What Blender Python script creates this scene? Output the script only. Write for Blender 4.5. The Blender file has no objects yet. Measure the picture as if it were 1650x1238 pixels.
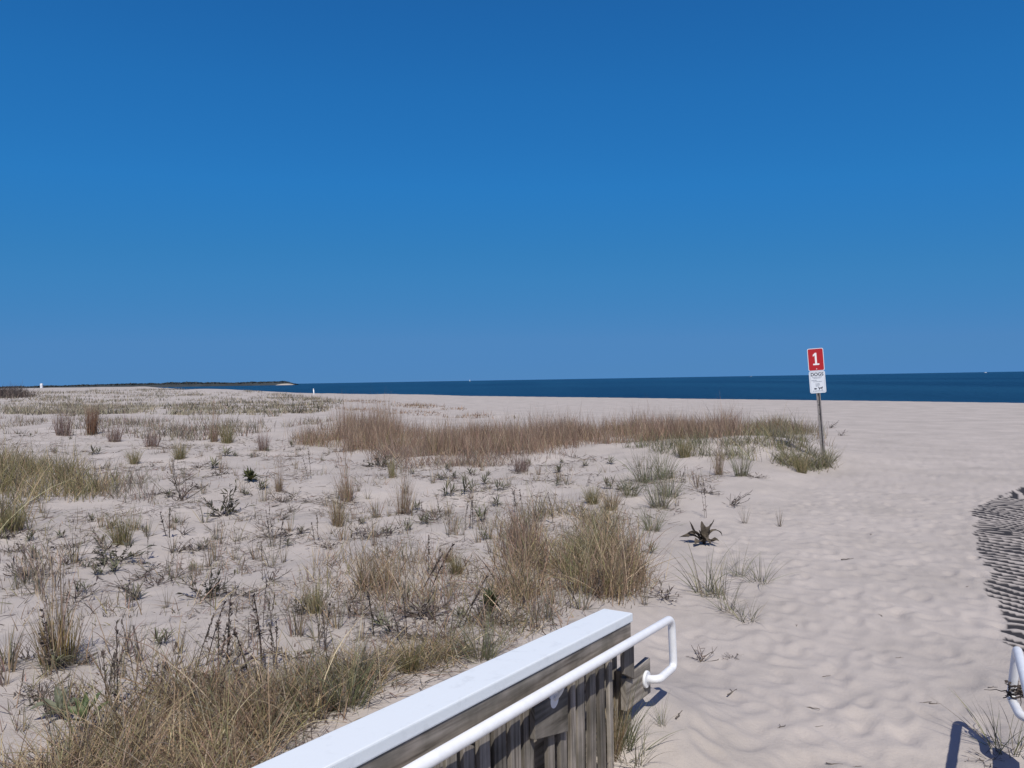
import bpy, bmesh, math, random
import numpy as np
from mathutils import Vector, Matrix

random.seed(7)
RNG = np.random.default_rng(11)
SC = bpy.context.scene
COL = SC.collection
EYE = 1.7

# ------------------------------------------------------------------ camera, sky, sun, exposure
FPX, CX, CY = 1200.0, 825.0, 619.0
PITCH, ROLL = math.radians(0.31), 0.0168
_f = Vector((0, math.cos(PITCH), -math.sin(PITCH)))
_r0 = Vector((1, 0, 0))
_u0 = _r0.cross(_f)
_r = math.cos(ROLL) * _r0 - math.sin(ROLL) * _u0
_u = math.cos(ROLL) * _u0 + math.sin(ROLL) * _r0
cam_data = bpy.data.cameras.new('camera')
cam_data.sensor_width = 36.0
cam_data.lens = 36.0 * FPX / 1650.0
cam_data.clip_start = 0.05
cam_data.clip_end = 200000.0
cam = bpy.data.objects.new('camera', cam_data)
COL.objects.link(cam)
M = Matrix.Identity(4)
for i in range(3):
    M[i][0] = _r[i]; M[i][1] = _u[i]; M[i][2] = -_f[i]
M[2][3] = EYE
cam.matrix_world = M
SC.camera = cam

SUN_EL = math.radians(54)
SUN_AZ = Vector((0.17, -0.985)).normalized()
world = bpy.data.worlds.new('World')
SC.world = world
world.use_nodes = True
wn, wl = world.node_tree.nodes, world.node_tree.links
wn.clear()
wo = wn.new('ShaderNodeOutputWorld')
wb = wn.new('ShaderNodeBackground')
sky = wn.new('ShaderNodeTexSky')
sky.sky_type = 'NISHITA'
sky.sun_disc = False
sky.sun_elevation = SUN_EL
sky.sun_rotation = math.atan2(SUN_AZ.x, SUN_AZ.y)
sky.altitude = 0
sky.air_density = 1.0
sky.dust_density = 0.0
sky.ozone_density = 3.0
# the camera's colour response: its deep, saturated blue
sm1 = wn.new('ShaderNodeVectorMath'); sm1.operation = 'SCALE'; sm1.inputs['Scale'].default_value = 0.062
crv = wn.new('ShaderNodeRGBCurve')
for ch, pts in enumerate([
        [(0, 0.010), (0.045, 0.0125), (0.068, 0.0140), (0.127, 0.0240), (0.226, 0.046), (0.42, 0.078), (0.66, 0.084), (0.8, 0.16), (2.0, 1.0)],
        [(0, 0), (0.08, 0.062), (0.118, 0.127), (0.149, 0.156), (0.211, 0.194), (0.345, 0.223), (0.524, 0.238), (0.64, 0.240), (0.8, 0.29), (2.0, 1.05)],
        [(0, 0), (0.15, 0.19), (0.216, 0.392), (0.263, 0.455), (0.344, 0.522), (0.43, 0.505), (0.465, 0.512), (0.55, 0.515), (0.8, 0.56), (2.0, 1.15)]]):
    c_ = crv.mapping.curves[ch]
    c_.points[0].location = pts[0]; c_.points[-1].location = pts[-1]
    for p_ in pts[1:-1]: c_.points.new(*p_)
    for p_ in c_.points: p_.handle_type = 'VECTOR'
crv.mapping.use_clip = False
crv.mapping.update()
sm2 = wn.new('ShaderNodeVectorMath'); sm2.operation = 'SCALE'; sm2.inputs['Scale'].default_value = 10.0
wb.inputs['Strength'].default_value = 0.1
wl.new(sky.outputs[0], sm1.inputs[0]); wl.new(sm1.outputs[0], crv.inputs['Color'])
# warm glow added to the sky round the sun, out of view, to redden shadows
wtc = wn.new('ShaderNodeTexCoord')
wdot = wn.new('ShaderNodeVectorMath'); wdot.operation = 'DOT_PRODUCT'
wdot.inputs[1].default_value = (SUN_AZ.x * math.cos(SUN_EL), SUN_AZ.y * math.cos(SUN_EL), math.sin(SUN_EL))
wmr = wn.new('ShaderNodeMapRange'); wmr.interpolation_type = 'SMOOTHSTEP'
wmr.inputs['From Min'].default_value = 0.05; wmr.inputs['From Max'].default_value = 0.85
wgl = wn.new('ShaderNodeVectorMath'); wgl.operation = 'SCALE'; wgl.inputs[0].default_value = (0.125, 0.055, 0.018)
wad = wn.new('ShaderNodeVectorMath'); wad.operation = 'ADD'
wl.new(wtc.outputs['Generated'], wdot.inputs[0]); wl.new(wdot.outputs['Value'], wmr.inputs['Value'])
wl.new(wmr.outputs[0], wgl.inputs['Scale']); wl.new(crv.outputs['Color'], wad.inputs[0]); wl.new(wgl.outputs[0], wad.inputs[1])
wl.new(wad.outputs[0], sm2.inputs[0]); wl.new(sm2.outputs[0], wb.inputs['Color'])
wl.new(wb.outputs[0], wo.inputs['Surface'])

sun_data = bpy.data.lights.new('sun', 'SUN')
sun_data.energy = 4.1
sun_data.angle = math.radians(0.55)
sun_data.color = (0.985, 0.94, 0.855)
sun = bpy.data.objects.new('sun', sun_data)
COL.objects.link(sun)
S = Vector((SUN_AZ.x * math.cos(SUN_EL), SUN_AZ.y * math.cos(SUN_EL), math.sin(SUN_EL)))
sun.rotation_euler = S.to_track_quat('Z', 'Y').to_euler()

SC.view_settings.view_transform = 'Standard'
SC.view_settings.look = 'None'
SC.view_settings.exposure = 0.0
SC.view_settings.gamma = 1.0

# ------------------------------------------------------------------ noise and terrain
def _perm(seed):
    p = np.random.default_rng(seed).permutation(1024)
    return np.concatenate([p, p])

def perlin(x, y, seed=0):
    p = _perm(seed)
    xi = np.floor(x).astype(np.int64); yi = np.floor(y).astype(np.int64)
    xf = x - xi; yf = y - yi
    def g(ix, iy, dx, dy):
        h = p[(p[ix & 1023] + iy) & 1023] * (2 * math.pi / 1024)
        return np.cos(h) * dx + np.sin(h) * dy
    u = xf * xf * xf * (xf * (xf * 6 - 15) + 10); v = yf * yf * yf * (yf * (yf * 6 - 15) + 10)
    a = g(xi, yi, xf, yf); b = g(xi + 1, yi, xf - 1, yf)
    c = g(xi, yi + 1, xf, yf - 1); d = g(xi + 1, yi + 1, xf - 1, yf - 1)
    return (a + u * (b - a)) * (1 - v) + (c + u * (d - c)) * v

def fbm(x, y, seed=0, octv=4, gain=0.5):
    t = 0; amp = 1.0
    for o in range(octv):
        t = t + amp * perlin(x * 2 ** o + 17.3 * o, y * 2 ** o - 9.1 * o, seed + o)
        amp *= gain
    return t

def dents(x, y, size, seed):
    """Footprint-like hollows: one oblong dent with a low rim per jittered cell."""
    rs = np.random.default_rng(seed)
    T = rs.random((256, 256, 4))
    gx = x / size; gy = y / size
    ix = np.floor(gx).astype(int); iy = np.floor(gy).astype(int)
    out = np.zeros_like(x)
    for di in (-1, 0, 1):
        for dj in (-1, 0, 1):
            t = T[(ix + di) & 255, (iy + dj) & 255]
            dx = gx - (ix + di + t[..., 0]); dy = gy - (iy + dj + t[..., 1])
            a = (t[..., 2] - 0.5) * 2.4
            ca, sa = np.cos(a), np.sin(a)
            p = (dx * ca + dy * sa) / 0.30; q = (-dx * sa + dy * ca) / 0.55
            r2 = p * p + q * q
            amp = 0.25 + 0.75 * t[..., 3]
            out += amp * (-np.exp(-r2 * 1.4) + 0.42 * np.exp(-(np.sqrt(r2) - 1.35) ** 2 * 5))
    return out

EDGE_Y = np.array([-5, 2.0, 4.2, 5.4, 8.2, 10.5, 13.0, 15.5, 20, 30, 60])
EDGE_X = np.array([-1.6, -1.0, 0.35, 0.95, 2.0, 3.4, 5.2, 6.6, 6.6, 3.0, -8.0])

def smooth(a, b, x):
    t = np.clip((x - a) / (b - a), 0, 1)
    return t * t * (3 - 2 * t)

def dune_mask(x, y):
    e = np.interp(y, EDGE_Y, EDGE_X)
    w = 0.35 + 0.03 * np.abs(y)
    return smooth(w, -w, x - e + 0.25 * perlin(x * 0.9, y * 0.9, 31))

def shore(x, y):
    return 0.8 * x + 0.6 * y - 46.5 + 0.9 * perlin(x * 0.06, y * 0.06, 5) + 0.25 * perlin(x * 0.35, y * 0.35, 6)

def ripple_mask(x, y):
    """1 inside the rippled, dark-streaked patch at the right side of the path."""
    lim = np.interp(y, [3.3, 4.64, 5.1, 5.52, 6.0, 6.8, 7.8, 8.2, 9.28, 9.96, 10.9, 11.5], [2.6, 3.15, 3.40, 3.66, 3.9, 4.34, 4.9, 5.17, 5.82, 6.5, 7.5, 9.0])
    return smooth(-0.04, 0.10, x - lim + 0.10 - 0.16 * perlin(x * 2.6, y * 3.1, 77) - 0.08 * perlin(x * 7, y * 7, 78)) * smooth(11.3, 10.9, y) * smooth(3.9, 4.7, y)

def ripple_phase(x, y):
    return (x * 0.88 + y * 0.47) / 0.115 + 1.3 * perlin(x * 1.1, y * 0.9, 51) + 0.75 * perlin(x * 2.7, y * 2.3, 52)

def terrain(x, y, fine=True):
    x = np.asarray(x, float); y = np.asarray(y, float)
    r = np.hypot(x, y)
    dm = dune_mask(x, y)
    z = dm * (0.10 + 0.07 * fbm(x * 0.16, y * 0.16, 3, 2))
    near = smooth(60, 25, r)
    z = z + dm * near * 0.11 * fbm(x * 0.55, y * 0.55, 8, 3)
    # grassy mound at the sign post
    z = z + 0.34 * np.exp(-(((x - 5.1) / 1.7) ** 2 + ((y - 15.6) / 1.6) ** 2))
    z = z + 0.18 * np.exp(-(((x - 3.0) / 2.2) ** 2 + ((y - 15.8) / 1.5) ** 2))
    # sand heaped round the end post of the railing
    z = z + 0.19 * np.exp(-(((x - 0.55) / 0.42) ** 2 + ((y - 3.55) / 0.5) ** 2))
    # far dunes to the left
    fall = smooth(-0.265, -0.40, x / np.maximum(y, 1.0)) * smooth(-5, 5, y) + smooth(5, -5, y)
    z = z + 1.02 * fall * np.exp(-(((x + 62) / 33) ** 2 + ((y - 112) / 34) ** 2))
    z = z + 1.25 * smooth(-60, -115, x) * smooth(60, 130, y)
    z = z + 0.35 * fall * smooth(30, 70, r) * smooth(-4, -30, x) * (0.3 + fbm(x * 0.05, y * 0.05, 12, 3))
    if fine:
        pn = 1 - dm
        nr = smooth(34, 12, r)
        z = z + pn * nr * (1 - 0.7 * ripple_mask(x, y)) * (0.0145 * dents(x, y, 0.27, 4) + 0.0115 * dents(x + 3, y + 7, 0.16, 9) + 0.010 * fbm(x * 1.7, y * 1.7, 15, 2))
        z = z + pn * 0.018 * fbm(x * 0.8, y * 0.8, 14, 2) * smooth(60, 20, r)
        z = z + dm * nr * (0.014 * fbm(x * 2.6, y * 2.6, 22, 3) + 0.006 * dents(x, y, 0.24, 19))
        m = ripple_mask(x, y)
        z = z + m * 0.006 * np.sin(2 * math.pi * ripple_phase(x, y))
    s = shore(x, y)
    z = z - 0.115 * np.clip(s, 0, 40) - 0.03 * smooth(-1.2, 1.5, s)
    return z

def tz(x, y):
    return float(terrain(np.array([x]), np.array([y]))[0])

def ray(px, py):
    d = _f * FPX + _r * (float(px) - CX) + _u * (CY - float(py))
    return d

def ground_at(px, py):
    """The ground point seen at a pixel of the photograph."""
    d = ray(px, py)
    far = 190.0 / d[1]
    k = min(far, EYE / max(1e-4, -d[2]))
    for _ in range(25):
        h = float(terrain(np.array([d[0] * k]), np.array([d[1] * k]), False)[0])
        k = min(far, 0.4 * k + 0.6 * (EYE - h) / max(1e-4, -d[2]))
    x, y = d[0] * k, d[1] * k
    return float(x), float(y), tz(x, y)

def project(x, y, z):
    P = np.stack([x, y, np.asarray(z) - EYE], -1)
    f = P @ np.array(_f); r = P @ np.array(_r); u = P @ np.array(_u)
    f = np.maximum(f, 1e-3)
    return CX + FPX * r / f, CY - FPX * u / f

def inpoly(px, py, poly):
    c = np.zeros(len(px), bool)
    n = len(poly)
    for i in range(n):
        x1, y1 = poly[i]; x2, y2 = poly[(i + 1) % n]
        cond = ((y1 > py) != (y2 > py))
        c ^= cond & (px < (x2 - x1) * (py - y1) / ((y2 - y1) + 1e-9) + x1)
    return c

def sample_patch(poly, n, clump=0.0, freq=1.0, seed=0, even=False):
    """n ground points inside the area of ground that the outline covers."""
    G = np.array([ground_at(a, b)[:2] for a, b in poly])
    lo, hi = G.min(0) - 0.3, G.max(0) + 0.3
    rs = np.random.default_rng(seed + 1000)
    X = np.zeros(0); Y = np.zeros(0)
    tries = 0
    while len(X) < n and tries < 60:
        tries += 1
        m = max(4 * n, 2000)
        if even:
            a0, a1 = np.log(max(lo[1], 0.5)), np.log(hi[1])
            y = np.exp(rs.uniform(a0, a1, m)); kx = rs.uniform(np.min(G[:, 0] / G[:, 1]), np.max(G[:, 0] / G[:, 1]), m); x = kx * y
        else:
            x = rs.uniform(lo[0], hi[0], m); y = rs.uniform(lo[1], hi[1], m)
        z = terrain(x, y, False)
        px, py = project(x, y, z)
        ok = inpoly(px, py, poly)
        if clump > 0:
            ok &= (fbm(x * freq, y * freq, seed + 3, 3) * 1.6 + rs.uniform(-1, 1, m) * (1 - clump)) > 0.12 * clump
        X = np.concatenate([X, x[ok]]); Y = np.concatenate([Y, y[ok]])
    return X[:n], Y[:n]

# ------------------------------------------------------------------ materials
def mat(name):
    m = bpy.data.materials.new(name)
    m.use_nodes = True
    nt = m.node_tree
    b = nt.nodes['Principled BSDF']
    return m, nt.nodes, nt.links, b

def ramp(nodes, stops):
    r = nodes.new('ShaderNodeValToRGB')
    e = r.color_ramp.elements
    e[0].position, e[0].color = stops[0][0], (*stops[0][1], 1)
    e[1].position, e[1].color = stops[1][0], (*stops[1][1], 1)
    for p, c in stops[2:]:
        q = e.new(p); q.color = (*c, 1)
    return r

def simple(name, col, rough=0.5, metal=0.0, noise=0.0, scale=20, bump=0.0, spec=0.5):
    m, N, L, b = mat(name)
    b.inputs['Roughness'].default_value = rough
    b.inputs['Metallic'].default_value = metal
    b.inputs['Specular IOR Level'].default_value = spec
    if noise > 0:
        tc = N.new('ShaderNodeTexCoord')
        t = N.new('ShaderNodeTexNoise'); t.inputs['Scale'].default_value = scale; t.inputs['Detail'].default_value = 5
        L.new(tc.outputs['Object'], t.inputs['Vector'])
        r = ramp(N, [(0.3, tuple(c * (1 - noise) for c in col)), (0.7, tuple(min(1, c * (1 + noise)) for c in col))])
        L.new(t.outputs['Fac'], r.inputs['Fac']); L.new(r.outputs['Color'], b.inputs['Base Color'])
        if bump:
            bp = N.new('ShaderNodeBump'); bp.inputs['Strength'].default_value = bump; bp.inputs['Distance'].default_value = 0.004
            L.new(t.outputs['Fac'], bp.inputs['Height']); L.new(bp.outputs['Normal'], b.inputs['Normal'])
    else:
        b.inputs['Base Color'].default_value = (*col, 1)
    return m

def sand_material():
    m, N, L, b = mat('dry_sand')
    b.inputs['Roughness'].default_value = 0.95
    b.inputs['Specular IOR Level'].default_value = 0.12
    tc = N.new('ShaderNodeTexCoord')
    n1 = N.new('ShaderNodeTexNoise'); n1.inputs['Scale'].default_value = 0.9; n1.inputs['Detail'].default_value = 6; n1.inputs['Roughness'].default_value = 0.6
    n2 = N.new('ShaderNodeTexNoise'); n2.inputs['Scale'].default_value = 60; n2.inputs['Detail'].default_value = 3
    n3 = N.new('ShaderNodeTexNoise'); n3.inputs['Scale'].default_value = 420; n3.inputs['Detail'].default_value = 2
    for n in (n1, n2, n3): L.new(tc.outputs['Object'], n.inputs['Vector'])
    r1 = ramp(N, [(0.34, (0.390, 0.352, 0.322)), (0.68, (0.485, 0.436, 0.400))])
    L.new(n1.outputs['Fac'], r1.inputs['Fac'])
    r3 = ramp(N, [(0.30, (0.60, 0.58, 0.57)), (0.46, (1, 1, 1))])
    L.new(n3.outputs['Fac'], r3.inputs['Fac'])
    mx = N.new('ShaderNodeMix'); mx.data_type = 'RGBA'; mx.blend_type = 'MULTIPLY'; mx.inputs[0].default_value = 0.5
    L.new(r1.outputs['Color'], mx.inputs[6]); L.new(r3.outputs['Color'], mx.inputs[7])
    # dark streaks coloured into the hollows of the rippled patch
    at = N.new('ShaderNodeAttribute'); at.attribute_name = 'darkstreak'
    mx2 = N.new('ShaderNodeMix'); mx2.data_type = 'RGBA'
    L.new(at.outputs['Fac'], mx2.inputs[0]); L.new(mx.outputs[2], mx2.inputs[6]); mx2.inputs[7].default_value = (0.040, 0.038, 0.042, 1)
    # brown plant crumbs mixed into the dune sand
    at2 = N.new('ShaderNodeAttribute'); at2.attribute_name = 'crumbs'
    n4 = N.new('ShaderNodeTexNoise'); n4.inputs['Scale'].default_value = 26; n4.inputs['Detail'].default_value = 5; n4.inputs['Roughness'].default_value = 0.75
    L.new(tc.outputs['Object'], n4.inputs['Vector'])
    r4 = ramp(N, [(0.57, (0, 0, 0)), (0.70, (1, 1, 1))])
    L.new(n4.outputs['Fac'], r4.inputs['Fac'])
    mm = N.new('ShaderNodeMath'); mm.operation = 'MULTIPLY'
    L.new(r4.outputs['Color'], mm.inputs[0]); L.new(at2.outputs['Fac'], mm.inputs[1])
    mx3 = N.new('ShaderNodeMix'); mx3.data_type = 'RGBA'
    L.new(mm.outputs[0], mx3.inputs[0]); L.new(mx2.outputs[2], mx3.inputs[6]); mx3.inputs[7].default_value = (0.17, 0.13, 0.10, 1)
    L.new(mx3.outputs[2], b.inputs['Base Color'])
    ad = N.new('ShaderNodeMath'); ad.operation = 'MULTIPLY_ADD'; ad.inputs[1].default_value = 0.35
    L.new(n3.outputs['Fac'], ad.inputs[0]); L.new(n2.outputs['Fac'], ad.inputs[2])
    bp = N.new('ShaderNodeBump'); bp.inputs['Strength'].default_value = 0.35; bp.inputs['Distance'].default_value = 0.012
    L.new(ad.outputs[0], bp.inputs['Height']); L.new(bp.outputs['Normal'], b.inputs['Normal'])
    return m

def grass_material(name='grass_blades', trans=0.22):
    m, N, L, b = mat(name)
    at = N.new('ShaderNodeAttribute'); at.attribute_name = 'Col'
    b.inputs['Roughness'].default_value = 0.62
    b.inputs['Specular IOR Level'].default_value = 0.25
    L.new(at.outputs['Color'], b.inputs['Base Color'])
    tr = N.new('ShaderNodeBsdfTranslucent'); L.new(at.outputs['Color'], tr.inputs['Color'])
    ms = N.new('ShaderNodeMixShader'); ms.inputs[0].default_value = trans
    L.new(b.outputs[0], ms.inputs[1]); L.new(tr.outputs[0], ms.inputs[2])
    L.new(ms.outputs[0], N['Material Output'].inputs['Surface'])
    return m

def wood_material():
    m, N, L, b = mat('weathered_wood')
    b.inputs['Roughness'].default_value = 0.85
    b.inputs['Specular IOR Level'].default_value = 0.2
    tc = N.new('ShaderNodeTexCoord'); oi = N.new('ShaderNodeObjectInfo')
    uv = N.new('ShaderNodeUVMap'); uv.uv_map = 'grain'
    cb = N.new('ShaderNodeCombineXYZ')
    L.new(oi.outputs['Random'], cb.inputs[2])
    sc_ = N.new('ShaderNodeVectorMath'); sc_.operation = 'SCALE'; sc_.inputs['Scale'].default_value = 37.0
    L.new(cb.outputs[0], sc_.inputs[0])
    add = N.new('ShaderNodeVectorMath'); add.operation = 'ADD'
    L.new(uv.outputs[0], add.inputs[0]); L.new(sc_.outputs[0], add.inputs[1])
    mp = N.new('ShaderNodeMapping'); mp.inputs['Scale'].default_value = (3.5, 85, 1)
    L.new(add.outputs[0], mp.inputs['Vector'])
    n1 = N.new('ShaderNodeTexNoise'); n1.inputs['Scale'].default_value = 1; n1.inputs['Detail'].default_value = 6; n1.inputs['Distortion'].default_value = 0.25
    L.new(mp.outputs[0], n1.inputs['Vector'])
    n2 = N.new('ShaderNodeTexNoise'); n2.inputs['Scale'].default_value = 9; n2.inputs['Detail'].default_value = 4
    L.new(add.outputs[0], n2.inputs['Vector'])
    r1 = ramp(N, [(0.26, (0.10, 0.086, 0.075)), (0.75, (0.43, 0.395, 0.365)), (0.46, (0.26, 0.235, 0.212))])
    L.new(n1.outputs['Fac'], r1.inputs['Fac'])
    r2 = ramp(N, [(0.35, (0.62, 0.62, 0.58)), (0.7, (1.15, 1.12, 1.08))])
    L.new(n2.outputs['Fac'], r2.inputs['Fac'])
    mx = N.new('ShaderNodeMix'); mx.data_type = 'RGBA'; mx.blend_type = 'MULTIPLY'; mx.inputs[0].default_value = 1
    L.new(r1.outputs['Color'], mx.inputs[6]); L.new(r2.outputs['Color'], mx.inputs[7])
    vr = N.new('ShaderNodeMapRange'); vr.inputs['To Min'].default_value = 0.62; vr.inputs['To Max'].default_value = 1.35
    L.new(oi.outputs['Random'], vr.inputs['Value'])
    hs2 = N.new('ShaderNodeHueSaturation'); L.new(vr.outputs[0], hs2.inputs['Value']); L.new(mx.outputs[2], hs2.inputs['Color'])
    L.new(hs2.outputs[0], b.inputs['Base Color'])
    bp = N.new('ShaderNodeBump'); bp.inputs['Strength'].default_value = 0.6; bp.inputs['Distance'].default_value = 0.003
    L.new(n1.outputs['Fac'], bp.inputs['Height']); L.new(bp.outputs['Normal'], b.inputs['Normal'])
    return m

def painted_cap_material():
    m, N, L, b = mat('white_painted_board')
    b.inputs['Roughness'].default_value = 0.45
    tc = N.new('ShaderNodeTexCoord')
    n1 = N.new('ShaderNodeTexNoise'); n1.inputs['Scale'].default_value = 14; n1.inputs['Detail'].default_value = 8; n1.inputs['Roughness'].default_value = 0.7
    L.new(tc.outputs['Object'], n1.inputs['Vector'])
    r1 = ramp(N, [(0.22, (0.64, 0.67, 0.69)), (0.45, (0.78, 0.82, 0.84))])
    L.new(n1.outputs['Fac'], r1.inputs['Fac'])
    n2 = N.new('ShaderNodeTexVoronoi'); n2.inputs['Scale'].default_value = 5.5
    L.new(tc.outputs['Object'], n2.inputs['Vector'])
    r2 = ramp(N, [(0.018, (1, 1, 1)), (0.028, (0, 0, 0))])
    L.new(n2.outputs['Distance'], r2.inputs['Fac'])
    mx = N.new('ShaderNodeMix'); mx.data_type = 'RGBA'
    L.new(r2.outputs['Color'], mx.inputs[0]); L.new(r1.outputs['Color'], mx.inputs[6]); mx.inputs[7].default_value = (0.16, 0.16, 0.16, 1)
    L.new(mx.outputs[2], b.inputs['Base Color'])
    bp = N.new('ShaderNodeBump'); bp.inputs['Strength'].default_value = 0.12; bp.inputs['Distance'].default_value = 0.004
    L.new(n1.outputs['Fac'], bp.inputs['Height']); L.new(bp.outputs['Normal'], b.inputs['Normal'])
    return m

def sea_material():
    m, N, L, b = mat('sea_water')
    tc = N.new('ShaderNodeTexCoord')
    n0 = N.new('ShaderNodeTexNoise'); n0.inputs['Scale'].default_value = 0.012; n0.inputs['Detail'].default_value = 5
    mp0 = N.new('ShaderNodeMapping'); mp0.inputs['Rotation'].default_value = (0, 0, math.radians(-37)); mp0.inputs['Scale'].default_value = (1.0, 0.22, 1)
    L.new(tc.outputs['Object'], mp0.inputs['Vector']); L.new(mp0.outputs[0], n0.inputs['Vector'])
    r0 = ramp(N, [(0.35, (0.0015, 0.014, 0.042)), (0.65, (0.007, 0.040, 0.082))])
    L.new(n0.outputs['Fac'], r0.inputs['Fac']); L.new(r0.outputs['Color'], b.inputs['Base Color'])
    b.inputs['Roughness'].default_value = 0.32
    b.inputs['IOR'].default_value = 1.33
    b.inputs['Specular IOR Level'].default_value = 0.16
    n1 = N.new('ShaderNodeTexNoise'); n1.inputs['Scale'].default_value = 0.55; n1.inputs['Detail'].default_value = 8; n1.inputs['Roughness'].default_value = 0.62
    mp = N.new('ShaderNodeMapping'); mp.inputs['Rotation'].default_value = (0, 0, math.radians(-37)); mp.inputs['Scale'].default_value = (1.0, 0.45, 1)
    L.new(tc.outputs['Object'], mp.inputs['Vector']); L.new(mp.outputs[0], n1.inputs['Vector'])
    bp = N.new('ShaderNodeBump'); bp.inputs['Strength'].default_value = 1.0; bp.inputs['Distance'].default_value = 0.9
    L.new(n1.outputs['Fac'], bp.inputs['Height']); L.new(bp.outputs['Normal'], b.inputs['Normal'])
    return m

MT = {
    'sand': sand_material(), 'grass': grass_material(), 'wood': wood_material(), 'cap': painted_cap_material(), 'sea': sea_material(),
    'pipe': simple('white_pipe_paint', (0.80, 0.81, 0.83), 0.35, noise=0.05, scale=25),
    'steel': simple('galvanised_steel', (0.27, 0.25, 0.24), 0.55, 0.35, noise=0.25, scale=30),
    'red': simple('red_sign_sheeting', (0.43, 0.012, 0.018), 0.42, noise=0.05, scale=8),
    'white_sign': simple('white_sign_sheeting', (0.68, 0.72, 0.77), 0.4, noise=0.04, scale=8),
    'white_num': simple('white_lettering', (0.85, 0.84, 0.84), 0.4),
    'ink': simple('dark_ink', (0.045, 0.05, 0.07), 0.5),
    'grey_ink': simple('grey_ink', (0.26, 0.29, 0.34), 0.5),
    'bark': simple('dead_bark', (0.060, 0.047, 0.040), 0.9, noise=0.35, scale=60),
    'twig': simple('grey_twig', (0.12, 0.10, 0.085), 0.9, noise=0.35, scale=60),
    'white': simple('white_gloss_paint', (0.82, 0.82, 0.82), 0.4, noise=0.03, scale=4),
    'dark': simple('dark_window', (0.03, 0.035, 0.04), 0.2),
    'woods': grass_material('distant_woods_leaves', 0.08),
    'bluff': simple('pale_bluff_sand', (0.42, 0.37, 0.31), 0.95, noise=0.15, scale=0.02),
    'scrub': simple('far_scrub', (0.034, 0.041, 0.045), 0.95, noise=0.3, scale=0.02),  # bluish tint of distant air mixed into the scrub colour
    'foam': simple('wave_foam', (0.62, 0.66, 0.68), 0.8, noise=0.2, scale=2),
}

# ------------------------------------------------------------------ object helpers
def tag(o, label, cat, group=None, kind=None):
    o['label'] = label; o['category'] = cat
    if group: o['group'] = group
    if kind: o['kind'] = kind
    return o

def link(name, me, material=None, parent=None):
    o = bpy.data.objects.new(name, me)
    COL.objects.link(o)
    if material is not None and me is not None and not me.materials:
        me.materials.append(material)
    if parent is not None: o.parent = parent
    return o

def thing(name, loc, label, cat, group=None, rz=0.0):
    o = link(name, None)
    o.location = loc; o.rotation_euler = (0, 0, rz)
    return tag(o, label, cat, group)

def np_mesh(name, V, Fq, cols=None, smooth_=False):
    me = bpy.data.meshes.new(name)
    V = np.asarray(V, np.float32); Fq = np.asarray(Fq, np.int32)
    k = Fq.shape[1]
    me.vertices.add(len(V)); me.vertices.foreach_set('co', V.ravel())
    me.loops.add(Fq.size); me.loops.foreach_set('vertex_index', Fq.ravel())
    me.polygons.add(len(Fq)); me.polygons.foreach_set('loop_start', np.arange(0, Fq.size, k, dtype=np.int32))
    me.update(calc_edges=True)
    if smooth_:
        me.polygons.foreach_set('use_smooth', np.ones(len(Fq), bool))
    if cols is not None:
        a = me.color_attributes.new('Col', 'FLOAT_COLOR', 'POINT')
        c = np.ones((len(V), 4), np.float32); c[:, :3] = cols
        a.data.foreach_set('color', c.ravel())
    return me

class Strips:
    """Collects blades, leaves and thin stems as ribbons with a colour of their own."""
    def __init__(self): self.V = []; self.F = []; self.C = []; self.n = 0
    def blades(self, P, az, lean, bend, L, W, col, K=4, shape='blade', twist=None, rs=RNG, tipcol=None, prof=None):
        N = len(L); P = np.asarray(P, float)
        s = np.linspace(0, 1, K + 1)
        th = lean[:, None] + bend[:, None] * s[None, :] ** 1.3
        thm = 0.5 * (th[:, 1:] + th[:, :-1])
        ds = (L / K)[:, None]
        rad = np.concatenate([np.zeros((N, 1)), np.cumsum(np.sin(thm) * ds, 1)], 1)
        hz = np.concatenate([np.zeros((N, 1)), np.cumsum(np.cos(thm) * ds, 1)], 1)
        ca, sa = np.cos(az)[:, None], np.sin(az)[:, None]
        C = np.stack([P[:, 0:1] + rad * ca, P[:, 1:2] + rad * sa, P[:, 2:3] + hz], -1)
        tw = rs.uniform(-1.2, 1.2, N) if twist is None else twist
        ct, st = np.cos(tw)[:, None], np.sin(tw)[:, None]
        # width direction: across the blade, turned a little about its own length
        wx = -sa * ct + ca * np.cos(th) * st; wy = ca * ct + sa * np.cos(th) * st; wz = -np.sin(th) * st
        if prof is None:
            prof = {'blade': (1 - s ** 1.8) * 0.92 + 0.08, 'leaf': np.sin(np.pi * np.clip(s * 0.93 + 0.07, 0, 1)) ** 0.8 + 0.04,
                    'stem': np.full(K + 1, 1.0) * (1 - 0.5 * s)}[shape]
        hw = 0.5 * W[:, None] * prof[None, :]
        Wv = np.stack([wx * hw, wy * hw, wz * hw], -1)
        A = np.stack([C - Wv, C + Wv], 2).reshape(N, -1, 3)
        base = self.n + np.arange(N)[:, None] * (2 * (K + 1))
        k = np.arange(K)[None, :] * 2
        F = np.stack([base + k, base + k + 1, base + k + 3, base + k + 2], -1).reshape(-1, 4)
        col = np.asarray(col, float)
        cc = np.repeat(col[:, None, :], K + 1, 1)
        if tipcol is not None:
            w = (s ** 2)[None, :, None]
            cc = cc * (1 - w) + np.asarray(tipcol)[None, None, :] * w
        cc = np.repeat(cc, 2, 1).reshape(-1, 3)
        self.V.append(A.reshape(-1, 3)); self.F.append(F); self.C.append(cc); self.n += N * 2 * (K + 1)
        return C[:, -1, :]
    def mesh(self, name):
        return np_mesh(name, np.concatenate(self.V), np.concatenate(self.F), np.concatenate(self.C))

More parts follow.
